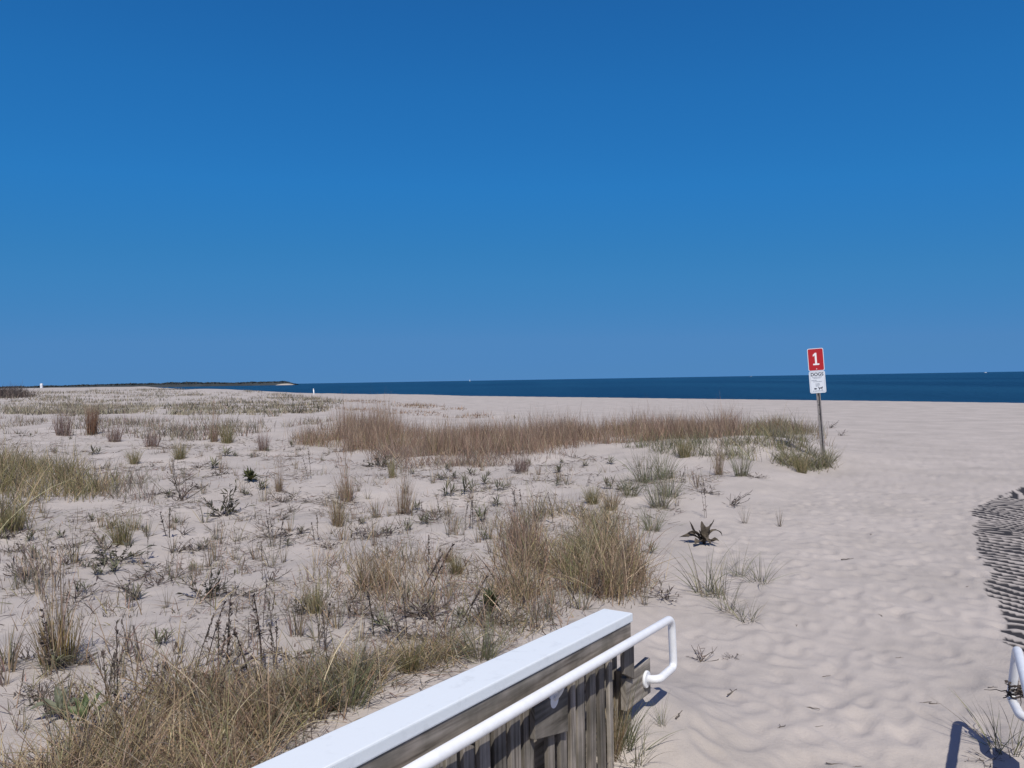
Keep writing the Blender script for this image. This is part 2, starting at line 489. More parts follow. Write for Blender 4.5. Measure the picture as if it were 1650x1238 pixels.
STRAW = [((0.43, 0.325, 0.20), 4), ((0.32, 0.235, 0.14), 3), ((0.58, 0.47, 0.32), 2), ((0.20, 0.18, 0.095), 2.6), ((0.21, 0.14, 0.09), 4)]
OLIVE = [((0.215, 0.195, 0.09), 4), ((0.27, 0.235, 0.12), 3), ((0.39, 0.32, 0.19), 3), ((0.15, 0.145, 0.07), 2), ((0.20, 0.145, 0.09), 1)]
GREEN = [((0.165, 0.18, 0.095), 4), ((0.21, 0.21, 0.12), 3), ((0.33, 0.29, 0.18), 2.5), ((0.12, 0.135, 0.07), 2)]
BROWN = [((0.36, 0.255, 0.185), 4), ((0.285, 0.195, 0.142), 3.5), ((0.44, 0.33, 0.24), 2.5), ((0.20, 0.138, 0.105), 2.2), ((0.24, 0.205, 0.125), 0.9)]
RUST = [((0.25, 0.15, 0.095), 4), ((0.20, 0.115, 0.075), 3), ((0.31, 0.21, 0.14), 2), ((0.16, 0.10, 0.08), 1)]
MAUVE = [((0.24, 0.17, 0.14), 4), ((0.19, 0.13, 0.115), 3), ((0.30, 0.22, 0.18), 2)]
GREY = [((0.27, 0.24, 0.19), 3), ((0.20, 0.17, 0.135), 3), ((0.33, 0.29, 0.22), 2), ((0.15, 0.14, 0.09), 2)]
DEAD = [((0.15, 0.122, 0.104), 4), ((0.20, 0.168, 0.142), 3), ((0.095, 0.076, 0.066), 2.2)]
LEAFY = [((0.155, 0.16, 0.10), 4), ((0.20, 0.195, 0.125), 3), ((0.21, 0.175, 0.13), 2.5), ((0.10, 0.10, 0.07), 1.5)]
FAR = [((0.33, 0.285, 0.20), 3), ((0.27, 0.24, 0.165), 3), ((0.36, 0.30, 0.235), 3), ((0.16, 0.145, 0.105), 2.5), ((0.08, 0.075, 0.058), 1.5)]

def pick(pal, n, rs, var=0.13):
    c = np.array([p[0] for p in pal]); w = np.array([p[1] for p in pal], float); w /= w.sum()
    o = c[rs.choice(len(c), n, p=w)]
    return np.clip(o * rs.normal(1, var, (n, 1)) * rs.normal(1, 0.04, (n, 3)), 0.01, 0.9)

# ------------------------------------------------------------------ setting: sand, sea, far shore
def build_sand():
    a_in = np.radians(np.arange(-47, 47.01, 0.115))
    a_out = np.radians(np.arange(49.5, 311, 3.0))
    ang = np.concatenate([a_in, a_out])
    r = [0.35]
    while r[-1] < 2.6: r.append(r[-1] * 1.012)
    while r[-1] < 12: r.append(r[-1] * 1.0045)
    while r[-1] < 60: r.append(r[-1] * 1.011)
    while r[-1] < 700: r.append(r[-1] * 1.018)
    while r[-1] < 2600: r.append(r[-1] * 1.15)
    r = np.array(r)
    A, R = np.meshgrid(ang, r)
    X = R * np.sin(A); Y = R * np.cos(A)
    Z = terrain(X.ravel(), Y.ravel()).reshape(X.shape)
    Z = np.where(R > 500, np.minimum(Z, 1.2 - 0.0 * R), Z)
    V = np.stack([X, Y, Z], -1).reshape(-1, 3)
    nr, na = A.shape
    i = np.arange(nr - 1)[:, None] * na
    j = np.arange(na)[None, :]
    j2 = (j + 1) % na
    F = np.stack([i + j, i + j2, i + na + j2, i + na + j], -1).reshape(-1, 4)[:, ::-1]
    me = np_mesh('sand', V, F, None, True)
    x, y = V[:, 0], V[:, 1]
    m = ripple_mask(x, y)
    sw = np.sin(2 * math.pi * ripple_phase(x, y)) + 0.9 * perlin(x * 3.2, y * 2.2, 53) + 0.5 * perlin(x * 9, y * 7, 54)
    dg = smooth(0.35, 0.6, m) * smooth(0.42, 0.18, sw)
    a = me.attributes.new('darkstreak', 'FLOAT', 'POINT'); a.data.foreach_set('value', dg.astype(np.float32))
    dm = dune_mask(x, y)
    cr = 0.7 * dm * smooth(0.05, 0.6, fbm(x * 0.7, y * 0.7, 41, 3) + 0.12) * smooth(90, 30, np.hypot(x, y))
    a = me.attributes.new('crumbs', 'FLOAT', 'POINT'); a.data.foreach_set('value', cr.astype(np.float32))
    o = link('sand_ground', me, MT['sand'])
    o['kind'] = 'structure'
    return o
build_sand()

def build_sea():
    rr = [30, 60, 100, 160, 260, 420, 700, 1200, 2200, 4200, 9000, 20000, 45000]
    aa = np.radians(np.arange(0, 360, 4))
    A, R = np.meshgrid(aa, np.array(rr, float))
    V = np.stack([R * np.sin(A), R * np.cos(A), np.full_like(R, -2.3)], -1).reshape(-1, 3)
    nr, na = A.shape
    i = np.arange(nr - 1)[:, None] * na; j = np.arange(na)[None, :]; j2 = (j + 1) % na
    F = np.stack([i + j, i + j2, i + na + j2, i + na + j], -1).reshape(-1, 4)[:, ::-1]
    o = link('sea', np_mesh('sea', V, F), MT['sea'])
    o['kind'] = 'structure'
build_sea()

def build_far_shore():
    # a low spit of land across the bay, a ridge with a sandy bluff at its tip
    D = 2340.0
    px = np.arange(-60, 473, 2.0)
    top = np.interp(px, [-60, 0, 100, 130, 200, 250, 262, 300, 340, 352, 400, 440, 462, 472], [3.6, 3.6, 4.0, 4.8, 5.8, 5.6, 6.4, 6.2, 5.4, 3.9, 4.6, 5.0, 4.6, 0.6]) * D / FPX
    cx = (px - CX) / FPX * D
    V = []; F = []
    prof = [(-1, -2.6), (-0.55, 0.30), (-0.3, 0.62), (0.1, 0.72), (1.6, 0.5), (3.5, -2.6)]
    for k, (x, t) in enumerate(zip(cx, top)):
        for q, (dy, h) in enumerate(prof):
            z = -2.6 if h < 0 else 1.7 + (t * h if k < len(px) - 3 else t * h * 0.3)
            z = z + (0 if h < 0 else perlin(np.array([x * 0.03 + q]), np.array([dy * 2.0]), 3)[0] * 1.2)
            V.append((x, D + dy * 25 + 30 * math.sin(x * 0.004), z))
    n = len(prof)
    for k in range(len(px) - 1):
        for q in range(n - 1):
            F.append((k * n + q, (k + 1) * n + q, (k + 1) * n + q + 1, k * n + q + 1))
    o = link('far_shore_land', np_mesh('far_shore', V, F, None, True), MT['scrub'])
    o['kind'] = 'structure'
    # sandy bluff at the tip
    V = []; F = []
    for k, p in enumerate(np.linspace(452, 480, 15)):
        x = (p - CX) / FPX * D
        h = 4.6 * math.sin(math.pi * min(1, (k + 0.6) / 15.2)) ** 0.7
        for q, (dy, f) in enumerate([(-46, -0.5), (-36, 0.9), (-20, 1.0), (10, -0.5)]):
            V.append((x, D + dy + 30 * math.sin(x * 0.004), -2.4 + (h * f if f > 0 else -0.4)))
    for k in range(14):
        for q in range(3):
            F.append((k * 4 + q, k * 4 + 4 + q, k * 4 + 5 + q, k * 4 + 1 + q))
    o = link('sandy_bluff_shore', np_mesh('bluff', V, F, None, True), MT['bluff'])
    o['kind'] = 'structure'
    # woods on it: leaf clumps
    rs = np.random.default_rng(5)
    n = 15000
    p = rs.uniform(-60, 466, n)
    t = np.interp(p, px, top)
    x = (p - CX) / FPX * D
    lump = perlin(x * 0.02, x * 0 + 3, 9) + 0.6 * perlin(x * 0.07, x * 0 + 1, 10)
    hh = np.clip(t * (0.80 + 0.42 * lump), 0.3, None)
    dy = rs.uniform(-14, 26, n)
    z0 = 1.7 - 1.5 + rs.uniform(0.1, 1.0, n) ** 0.7 * hh
    st = Strips()
    st.blades(np.stack([x, D + dy + 30 * np.sin(x * 0.004), z0], -1), rs.uniform(0, 6.28, n), rs.uniform(0.2, 1.3, n), rs.uniform(0, 0.8, n), rs.uniform(2.0, 4.5, n), rs.uniform(1.8, 4.0, n),
              pick([((0.036, 0.045, 0.044), 3), ((0.052, 0.058, 0.052), 2), ((0.028, 0.036, 0.036), 2)], n, rs), 2, 'leaf', rs=rs)
    o = link('distant_woods', st.mesh('distant_woods'), MT['woods'])
    tag(o, 'low dark belt of trees along the far shore at the horizon', 'woods', None, 'stuff')
build_far_shore()

# a thin line of low surf and dark wet wrack at the water's edge
def build_surf():
    V = []; F = []
    ts = np.linspace(-40, 190, 300)
    for k, t in enumerate(ts):
        # point on the shore line s = 19.5 (the water's edge)
        s = 19.6 + 0.7 * math.sin(t * 0.21) + 0.5 * math.sin(t * 0.63 + 1)
        bx, by = 0.8 * (46.5 + s) - 0.6 * t, 0.6 * (46.5 + s) + 0.8 * t
        w = 0.5 + 0.4 * math.sin(t * 0.37 + 2) ** 2
        for q, (d, z) in enumerate([(-w, -2.35), (-0.1, -2.18), (w, -2.34)]):
            V.append((bx + 0.8 * d, by + 0.6 * d, z))
    for k in range(len(ts) - 1):
        for q in range(2):
            F.append((k * 3 + q, k * 3 + 3 + q, k * 3 + 4 + q, k * 3 + 1 + q))
    o = link('surf_water', np_mesh('surf', V, F, None, True), MT['foam'])
    o['kind'] = 'structure'
build_surf()

# ------------------------------------------------------------------ railings of the ramp
YAW = math.atan2(725, 1200)
U = Vector((math.sin(YAW), math.cos(YAW)))
Vv = Vector((math.cos(YAW), -math.sin(YAW)))
SLOPE = 0.0854

def bm_mesh(name, bm):
    me = bpy.data.meshes.new(name)
    bmesh.ops.recalc_face_normals(bm, faces=bm.faces)
    bm.to_mesh(me); bm.free()
    return me

def fillet(pts, rad, n=8):
    pts = [Vector(p) for p in pts]
    out = [pts[0]]
    for i in range(1, len(pts) - 1):
        a, b, c = pts[i - 1], pts[i], pts[i + 1]
        r = rad if not isinstance(rad, (list, tuple)) else rad[i]
        d1 = (a - b); d2 = (c - b)
        r1 = min(r, d1.length * 0.49); r2 = min(r, d2.length * 0.49)
        p0 = b + d1.normalized() * r1; p1 = b + d2.normalized() * r2
        for k in range(n + 1):
            t = k / n
            out.append((1 - t) ** 2 * p0 + 2 * t * (1 - t) * b + t * t * p1)
    out.append(pts[-1])
    return out

def tube_bm(bm, pts, r, n=18, caps=True):
    pts = [Vector(p) for p in pts]
    rs_ = r if isinstance(r, (list, tuple)) else [r] * len(pts)
    rings = []
    t0 = (pts[1] - pts[0]).normalized()
    ref = Vector((0, 0, 1)) if abs(t0.z) < 0.9 else Vector((1, 0, 0))
    nx = t0.cross(ref).normalized()
    for i, p in enumerate(pts):
        if i == 0: t = pts[1] - pts[0]
        elif i == len(pts) - 1: t = pts[-1] - pts[-2]
        else: t = (pts[i + 1] - pts[i]).normalized() + (pts[i] - pts[i - 1]).normalized()
        t.normalize()
        nx = (nx - t * nx.dot(t)).normalized()
        ny = t.cross(nx)
        rings.append([bm.verts.new(p + rs_[i] * (math.cos(2 * math.pi * k / n) * nx + math.sin(2 * math.pi * k / n) * ny)) for k in range(n)])
    for a, b in zip(rings[:-1], rings[1:]):
        for k in range(n):
            f = bm.faces.new((a[k], a[(k + 1) % n], b[(k + 1) % n], b[k])); f.smooth = True
    if caps:
        bm.faces.new(rings[0]); bm.faces.new(rings[-1])

def grain_uv(me, along, across):
    """UV whose first axis runs along the board (metres), for the wood grain."""
    uv = me.uv_layers.new(name='grain')
    al = Vector(along).normalized(); ac = Vector(across)
    ac = (ac - al * ac.dot(al)).normalized()
    th = al.cross(ac)
    for poly in me.polygons:
        for li in poly.loop_indices:
            co = me.vertices[me.loops[li].vertex_index].co
            uv.data[li].uv = (co.dot(al), co.dot(ac) + co.dot(th) * 0.73)

def railing(name, P0, z0, side, label, tmax, missing=(), ct0=0.33):
    base = Vector((P0[0], P0[1], 0))
    root = thing(name, base, label, 'railing', 'railings on both sides of the ramp')
    def Fp(t, a, z):
        q = -t * U - side * a * Vv
        return Vector((q.x, q.y, z0 + SLOPE * t + z))
    def board(nm, t0, t1, a0, a1, zz0, zz1, mtl, parent=root, bev=0.004, cut=None, flat=False, jit=0.0):
        bm = bmesh.new()
        cs = []
        for t in (t0, t1):
            for a in (a0, a1):
                for z in (zz0, zz1):
                    tt = t
                    p = Fp(tt, a, z)
                    if flat: p.z = z0 + SLOPE * (t0 + t1) / 2 + z
                    cs.append(bm.verts.new(p))
        idx = [(0, 1, 3, 2), (4, 6, 7, 5), (0, 4, 5, 1), (2, 3, 7, 6), (0, 2, 6, 4), (1, 5, 7, 3)]
        for f in idx: bm.faces.new([cs[i] for i in f])
        if cut: cut(cs)
        bmesh.ops.recalc_face_normals(bm, faces=bm.faces)
        bmesh.ops.bevel(bm, geom=list(bm.edges), offset=bev, segments=2, profile=0.6, affect='EDGES')
        me = bm_mesh(nm, bm)
        if abs(zz1 - zz0) > abs(t1 - t0): grain_uv(me, (0, 0, 1), (U.x, U.y, 0))
        else: grain_uv(me, (U.x, U.y, -SLOPE), (Vv.x * 0.5, Vv.y * 0.5, 1))
        return link(nm, me, mtl, parent)
    # handrail pipe with the loop at its lower end
    pipe_r = 0.0182
    pts = [Fp(tmax, 0, 0), Fp(0.0, 0, 0), Fp(-0.022 if side > 0 else -0.05, 0 if side > 0 else -0.022, -0.235), Fp(0.175, 0, -0.242), Fp(0.195, 0.052, -0.246)]
    bm = bmesh.new()
    tube_bm(bm, fillet(pts, [0, 0.05, 0.035, 0.035, 0], 9), pipe_r, 24)
    hr = link('handrail', bm_mesh('handrail', bm), MT['pipe'], root)
    bm = bmesh.new()
    d = Vector((-side * Vv.x, -side * Vv.y, 0))
    c = Fp(0.195, 0.046, -0.246)
    tube_bm(bm, [c, c + d * 0.006, c + d * 0.013], [0.036, 0.038, 0.038], 28)
    link('flange', bm_mesh('flange', bm), MT['pipe'], hr)
    for tb in (1.10, 2.4):
        bm = bmesh.new()
        c = Fp(tb, 0.038 if tb < 2 else 0.062, -0.070)
        tube_bm(bm, [c, c + d * 0.007], [0.030, 0.032], 24)
        tube_bm(bm, fillet([c, Fp(tb, 0.016, -0.045), Fp(tb, 0.002, -0.012)], 0.02, 6), 0.007, 12)
        link('bracket', bm_mesh('bracket', bm), MT['pipe'], hr)
    # boards
    board('cap_board', ct0, tmax, 0.058, 0.196, 0.042, 0.080, MT['cap'], bev=0.005)
    board('top_board', ct0 + 0.012, tmax, 0.0635, 0.1015, -0.048, 0.0415, MT['wood'])
    board('back_board', ct0 + 0.012, tmax, 0.1605, 0.198, -0.048, 0.0415, MT['wood'])
    board('post', ct0 + 0.03, ct0 + 0.12, 0.1225, 0.160, -1.3, 0.0405, MT['wood'], flat=True)
    board('post', 2.0, 2.09, 0.1225, 0.160, -1.3, 0.0405, MT['wood'], flat=True)
    board('back_panel', ct0 + 0.13, tmax, 0.168, 0.19, -1.3, -0.049, MT['wood'])
    board('lower_rail', ct0 + 0.012, tmax, 0.0845, 0.122, -0.72, -0.62, MT['wood'])
    # pickets on the ramp side, each a little askew
    rs = random.Random(3 + int(side))
    t = ct0 + 0.225
    k = 0
    while t < 2.75:
        w = rs.uniform(0.044, 0.060)
        if k not in missing:
            sk = rs.uniform(-0.016, 0.016); tp = -0.0505 - rs.uniform(0, 0.006); ch = rs.choice([0, 0, 0, 0.03])
            a0 = 0.0655 + rs.uniform(-0.006, 0.004)
            yw = rs.uniform(-0.007, 0.007)
            def cut(cs, ch=ch, sk=sk, yw=yw):
                for i in (4, 5, 6, 7): cs[i].co += Vector((-side * Vv.x * yw, -side * Vv.y * yw, 0))
                for i in (0, 2): cs[i].co += Vector((-sk * U.x, -sk * U.y, 0))
                for i in (4, 6): cs[i].co += Vector((-sk * U.x, -sk * U.y, 0))
                if ch > 0:
                    for i in (1, 3): cs[i].co.z -= ch
                if ch < 0:
                    for i in (5, 7): cs[i].co.z += ch
            board('picket', t, t + w, a0, a0 + 0.017, -1.25 + rs.uniform(-.02, .02), tp, MT['wood'], flat=True, bev=0.0025, cut=cut)
        t += w + rs.uniform(0.022, 0.038)
        k += 1
    # mounting boards for the flange and the brackets
    def cut_l(cs):
        cs[5].co.z -= 0.02; cs[7].co.z -= 0.02
    board('mounting_board', 0.13, 0.42, 0.058, 0.0835, -0.325, -0.165, MT['wood'], bev=0.003, cut=cut_l)
    def cut_m(cs):
        cs[4].co.z += 0.05; cs[6].co.z += 0.05
    board('mounting_board', 1.0, 1.24, 0.0385, 0.060, -0.215, -0.060, MT['wood'], bev=0.003, cut=cut_m)
    board('end_block', ct0 + 0.03, ct0 + 0.14, 0.0425, 0.0620, -0.20, -0.049, MT['wood'], bev=0.003, cut=cut_m)
    board('post', 0.30, 0.385, 0.0845, 0.1215, -1.3, -0.165, MT['wood'], flat=True)
    return root, Fp

LP0 = (0.7315, 3.5)
railL, FL = railing('ramp_railing', LP0, 0.566, 1, 'grey picket railing with white cap board and white pipe handrail beside the dune grass', 6.4, (7,))
RP0 = (2.195, 3.26)
railR, FR = railing('ramp_railing', RP0, 0.485, -1, 'railing at the right picture edge whose white handrail end is wrapped in dead vine', 6.4, (5,), 0.56)

def build_deck():
    bm = bmesh.new()
    for k in range(38):
        t0 = 2.2 + k * 0.145
        cs = []
        for t in (t0, t0 + 0.138):
            for w in (0.0, 1.40):
                for z in (0, -0.035):
                    q = Vector(LP0) - t * U + w * Vv
                    cs.append(bm.verts.new((q.x, q.y, 0.566 - 0.86 + SLOPE * t + z)))
        for f in [(0, 1, 3, 2), (4, 6, 7, 5), (0, 4, 5, 1), (2, 3, 7, 6), (0, 2, 6, 4), (1, 5, 7, 3)]:
            bm.faces.new([cs[i] for i in f])
    me = bm_mesh('ramp_deck', bm)
    grain_uv(me, (Vv.x, Vv.y, 0), (U.x, U.y, 0))
    o = link('ramp_deck_floor', me, MT['wood'])
    o['kind'] = 'structure'
build_deck()

# ------------------------------------------------------------------ the sign
def build_sign():
    gx, gy, gz = ground_at(1327, 742)
    Z = gy
    root = thing('beach_sign', (gx, gy, gz), 'red number 1 sign over white notice on a leaning steel post', 'sign')
    root.rotation_euler = (0, math.radians(-3.4), math.radians(-7))
    pxm = Z / FPX
    H = 181 * pxm           # post height
    w = 25.0 * pxm; h = 36.5 * pxm
    bm = bmesh.new()
    # U channel: web and two flanges with lips
    prof = [(-0.037, 0.012), (-0.022, 0.012), (-0.017, -0.018), (0.017, -0.018), (0.022, 0.012), (0.037, 0.012),
            (0.037, 0.0155), (0.019, 0.0155), (0.014, -0.0145), (-0.014, -0.0145), (-0.019, 0.0155), (-0.037, 0.0155)]
    lo = [bm.verts.new((x, -y + 0.02, -0.5)) for x, y in prof]; hi = [bm.verts.new((x, -y + 0.02, H - 0.03)) for x, y in prof]
    n = len(prof)
    for i in range(n): bm.faces.new((lo[i], lo[(i + 1) % n], hi[(i + 1) % n], hi[i]))
    post = link('post', bm_mesh('post', bm), MT['steel'], root)
    for z in (0.85, 1.02):
        bm = bmesh.new()
        bmesh.ops.create_circle(bm, cap_ends=True, segments=12, radius=0.010, matrix=Matrix.Translation((0, 0.0335, z)) @ Matrix.Rotation(math.pi / 2, 4, 'X'))
        link('bolt_hole', bm_mesh('bolt_hole', bm), MT['dark'], post)
    def plate(nm, z0, z1, wd, mtl, y0, y1, rad, parent, inset=0.0):
        bm = bmesh.new()
        x = wd / 2 - inset; a = z0 + inset; b = z1 - inset
        pts = []
        for cx_, cz_, a0 in ((x - rad, b - rad, 0), (-x + rad, b - rad, 90), (-x + rad, a + rad, 180), (x - rad, a + rad, 270)):
            for k in range(7):
                an = math.radians(a0 + 15 * k)
                pts.append((cx_ + rad * math.cos(an), cz_ + rad * math.sin(an)))
        f0 = [bm.verts.new((p, y0, q)) for p, q in pts]; f1 = [bm.verts.new((p, y1, q)) for p, q in pts]
        bm.faces.new(f0); bm.faces.new(f1)
        for i in range(len(pts)): bm.faces.new((f0[i], f0[(i + 1) % len(pts)], f1[(i + 1) % len(pts)], f1[i]))
        return link(nm, bm_mesh(nm, bm), mtl, parent)
    zt = H
    p1 = plate('number_panel', zt - h, zt, w, MT['white_sign'], 0.0, 0.003, 0.03, root)
    plate('red_field', zt - h, zt, w, MT['red'], -0.0015, 0.0, 0.024, p1, 0.011)
    # the figure 1
    bm = bmesh.new()
    sx = w; c = zt - h * 0.47
    fig = [(-0.19, -0.27), (0.19, -0.27), (0.19, -0.205), (0.055, -0.205), (0.055, 0.27), (-0.035, 0.27), (-0.17, 0.185), (-0.17, 0.105), (-0.06, 0.165), (-0.06, -0.205), (-0.19, -0.205)]
    vs0 = [bm.verts.new((x * w, -0.0032, c + z * h)) for x, z in fig]
    vs1 = [bm.verts.new((x * w, -0.0015, c + z * h)) for x, z in fig]
    bm.faces.new(vs0)
    for i in range(len(fig)): bm.faces.new((vs0[i], vs0[(i + 1) % len(fig)], vs1[(i + 1) % len(fig)], vs1[i]))
    link('number_one', bm_mesh('number_one', bm), MT['white_num'], p1)
    # bolt and small line under the figure
    bm = bmesh.new()
    bmesh.ops.create_cone(bm, cap_ends=True, segments=12, radius1=0.009, radius2=0.007, depth=0.006, matrix=Matrix.Translation((0, -0.004, zt - h + 0.035)) @ Matrix.Rotation(math.pi / 2, 4, 'X'))
    link('bolt', bm_mesh('bolt', bm), MT['white_num'], p1)
    z1 = zt - h - 0.004
    p2 = plate('notice_panel', z1 - h * 0.97, z1, w, MT['white_sign'], 0.0, 0.003, 0.03, root)
    hn = h * 0.97
    bm = bmesh.new()
    def bar(x0, x1, za, zb):
        v = [bm.verts.new((x, y, z)) for y in (-0.0012, -0.0002) for x, z in ((x0, za), (x1, za), (x1, zb), (x0, zb))]
        for f in ((0, 1, 2, 3), (4, 7, 6, 5), (0, 4, 5, 1), (1, 5, 6, 2), (2, 6, 7, 3), (3, 7, 4, 0)): bm.faces.new([v[i] for i in f])
    i = 0.018
    bar(-w / 2 + i, w / 2 - i, z1 - i - 0.003, z1 - i); bar(-w / 2 + i, w / 2 - i, z1 - hn + i, z1 - hn + i + 0.003)
    bar(-w / 2 + i, -w / 2 + i + 0.003, z1 - hn + i + 0.0031, z1 - i - 0.0031); bar(w / 2 - i - 0.003, w / 2 - i, z1 - hn + i + 0.0031, z1 - i - 0.0031)
    link('border', bm_mesh('border', bm), MT['grey_ink'], p2)
    bm = bmesh.new()
    rr = random.Random(4)
    for row, (f, wd, al) in enumerate([(0.27, 0.62, 0), (0.32, 0.46, 0), (0.42, 0.34, -0.2), (0.48, 0.50, 0), (0.58, 0.26, 0), (0.63, 0.26, 0), (0.68, 0.2, -0.03), (0.90, 0.66, 0)]):
        x = (al - wd / 2) * w
        while x < (al + wd / 2) * w:
            l = rr.uniform(0.010, 0.026)
            bar(x, min(x + l, (al + wd / 2) * w), z1 - hn * f - 0.0055, z1 - hn * f + 0.0055)
            x += l + 0.006
    link('lettering', bm_mesh('lettering', bm), MT['grey_ink'], p2)
    cu = bpy.data.curves.new('heading', 'FONT'); cu.body = 'DOGS'; cu.size = 0.082; cu.align_x = 'CENTER'; cu.offset = 0.002
    to = bpy.data.objects.new('tmp', cu); COL.objects.link(to)
    dg = bpy.context.evaluated_depsgraph_get()
    me = bpy.data.meshes.new_from_object(to.evaluated_get(dg))
    bpy.data.objects.remove(to)
    me.transform(Matrix.Translation((0, -0.0012, z1 - hn * 0.215)) @ Matrix.Rotation(math.pi / 2, 4, 'X'))
    me.materials.clear()
    link('heading', me, MT['ink'], p2)
    # pictogram: a dark print and a small running dog
    bm = bmesh.new()
    def blob(pts, ox, oz, s):
        vs = [bm.verts.new((ox + x * s, -0.0014, oz + z * s)) for x, z in pts]
        bm.faces.new(vs)
    ell = [(math.cos(a) , 0.55 * math.sin(a)) for a in np.linspace(0, 2 * math.pi, 14, endpoint=False)]
    blob(ell, -0.045, z1 - hn * 0.80, 0.026)
    dog = [(-1, -0.2), (-0.8, -1), (-0.6, -1), (-0.5, -0.3), (0.3, -0.3), (0.5, -1), (0.7, -1), (0.65, 0), (1.1, 0.2), (1.0, 0.55), (0.55, 0.6), (0.4, 0.25), (-0.7, 0.2), (-1.2, 0.7), (-1.3, 0.55)]
    blob(dog, 0.05, z1 - hn * 0.775, 0.036)
    link('pictogram', bm_mesh('pictogram', bm), MT['ink'], p2)
build_sign()

# ------------------------------------------------------------------ far small things
def box_bm(bm, x0, x1, y0, y1, z0, z1):
    v = [bm.verts.new((x, y, z)) for z in (z0, z1) for x, y in ((x0, y0), (x1, y0), (x1, y1), (x0, y1))]
    for f in ((3, 2, 1, 0), (4, 5, 6, 7), (0, 1, 5, 4), (1, 2, 6, 5), (2, 3, 7, 6), (3, 0, 4, 7)): bm.faces.new([v[i] for i in f])

def far_things():
    # white booth on the far dune
    D = 250.0
    d = ray(67, 628); k = D / d[1]
    x = d[0] * k; z = min(EYE + d[2] * k, tz(x, D))
    r = thing('white_booth', (x, D, z), 'tiny white booth far off on the dune below the left horizon', 'booth')
    bm = bmesh.new(); box_bm(bm, -0.30, 0.30, -0.30, 0.30, -0.5, 1.75); link('wall', bm_mesh('wall', bm), MT['white'], r)
    bm = bmesh.new(); tube_bm(bm, [(-0.34, 0, 1.75), (0.34, 0, 1.75)], 0.28, 16); link('roof', bm_mesh('roof', bm), MT['white'], r)
    bm = bmesh.new(); box_bm(bm, -0.2, 0.2, -0.325, -0.302, 0.05, 1.6); link('door', bm_mesh('door', bm), MT['white_sign'], r)
    # white marker post at the beach crest
    gx, gy, gz = ground_at(506, 637.6)
    r = thing('marker_post', (gx, gy, gz), 'slim white marker post on the beach crest in front of the sea', 'post')
    r.rotation_euler = (0, math.radians(-4), 0)
    s = gy / FPX
    bm = bmesh.new(); tube_bm(bm, [(0, 0, -0.3), (0, 0, 10 * s)], 0.85 * s, 14); link('pole', bm_mesh('pole', bm), MT['white'], r)
    bm = bmesh.new(); tube_bm(bm, [(0, 0, 10 * s), (0, 0, 11.4 * s)], [1.05 * s, 0.4 * s], 14); link('cap', bm_mesh('cap', bm), MT['white'], r)
    # boats near the horizon
    def boat(px, D, Lm, label, sail=False, heading=0.0):
        d = ray(px, 600)
        x = d[0] * D / d[1]
        r = thing('sailing_boat' if sail else 'motor_boat', (x, D, -2.3), label, 'boat', None, heading)
        bm = bmesh.new()
        secs = [(-0.5, 0.13, 0.10), (-0.2, 0.16, 0.10), (0.15, 0.15, 0.115), (0.38, 0.08, 0.14), (0.5, 0.008, 0.17)]
        rings = []
        for sx, hw, top in secs:
            rings.append([bm.verts.new((sx * Lm, y * Lm, z * Lm)) for y, z in ((-hw, top), (-hw * 0.7, 0.0), (0, -0.03), (hw * 0.7, 0.0), (hw, top))])
        for a, b in zip(rings[:-1], rings[1:]):
            for q in range(4): bm.faces.new((a[q], a[q + 1], b[q + 1], b[q]))
            bm.faces.new((a[4], a[0], b[0], b[4]))
        bm.faces.new(rings[0])
        link('hull', bm_mesh('hull', bm), MT['white'], r)
        bm = bmesh.new(); box_bm(bm, -0.28 * Lm, 0.1 * Lm, -0.09 * Lm, 0.09 * Lm, 0.115 * Lm, 0.235 * Lm)
        cb = link('cabin', bm_mesh('cabin', bm), MT['white'], r)
        bm = bmesh.new(); box_bm(bm, -0.24 * Lm, 0.06 * Lm, -0.093 * Lm, 0.093 * Lm, 0.165 * Lm, 0.20 * Lm); link('window', bm_mesh('window', bm), MT['dark'], cb)
        if sail:
            bm = bmesh.new(); tube_bm(bm, [(0.02 * Lm, 0, 0.1 * Lm), (0.02 * Lm, 0, 1.25 * Lm)], 0.012 * Lm, 8); link('mast', bm_mesh('mast', bm), MT['steel'], r)
            bm = bmesh.new()
            vs = [bm.verts.new((x * Lm, y * Lm, z * Lm)) for x, y, z in ((0.0, 0, 0.28), (-0.5, 0.05, 0.26), (-0.25, 0.045, 0.75), (0.0, 0, 1.22))]
            bm.faces.new(vs); bm.faces.new([bm.verts.new(v.co + Vector((0, 0.02, 0))) for v in vs])
            link('sail', bm_mesh('sail', bm), MT['white'], r)
    boat(1588, 3600, 15, 'white motor boat on the horizon nearest the right picture edge', False, 0.15)
    boat(1210, 4300, 9, 'tiny white motor boat on the horizon left of the red sign', False, 2.9)
    boat(757, 5000, 10, 'tiny white sailing boat on the horizon above the open beach', True, 0.5)
far_things()

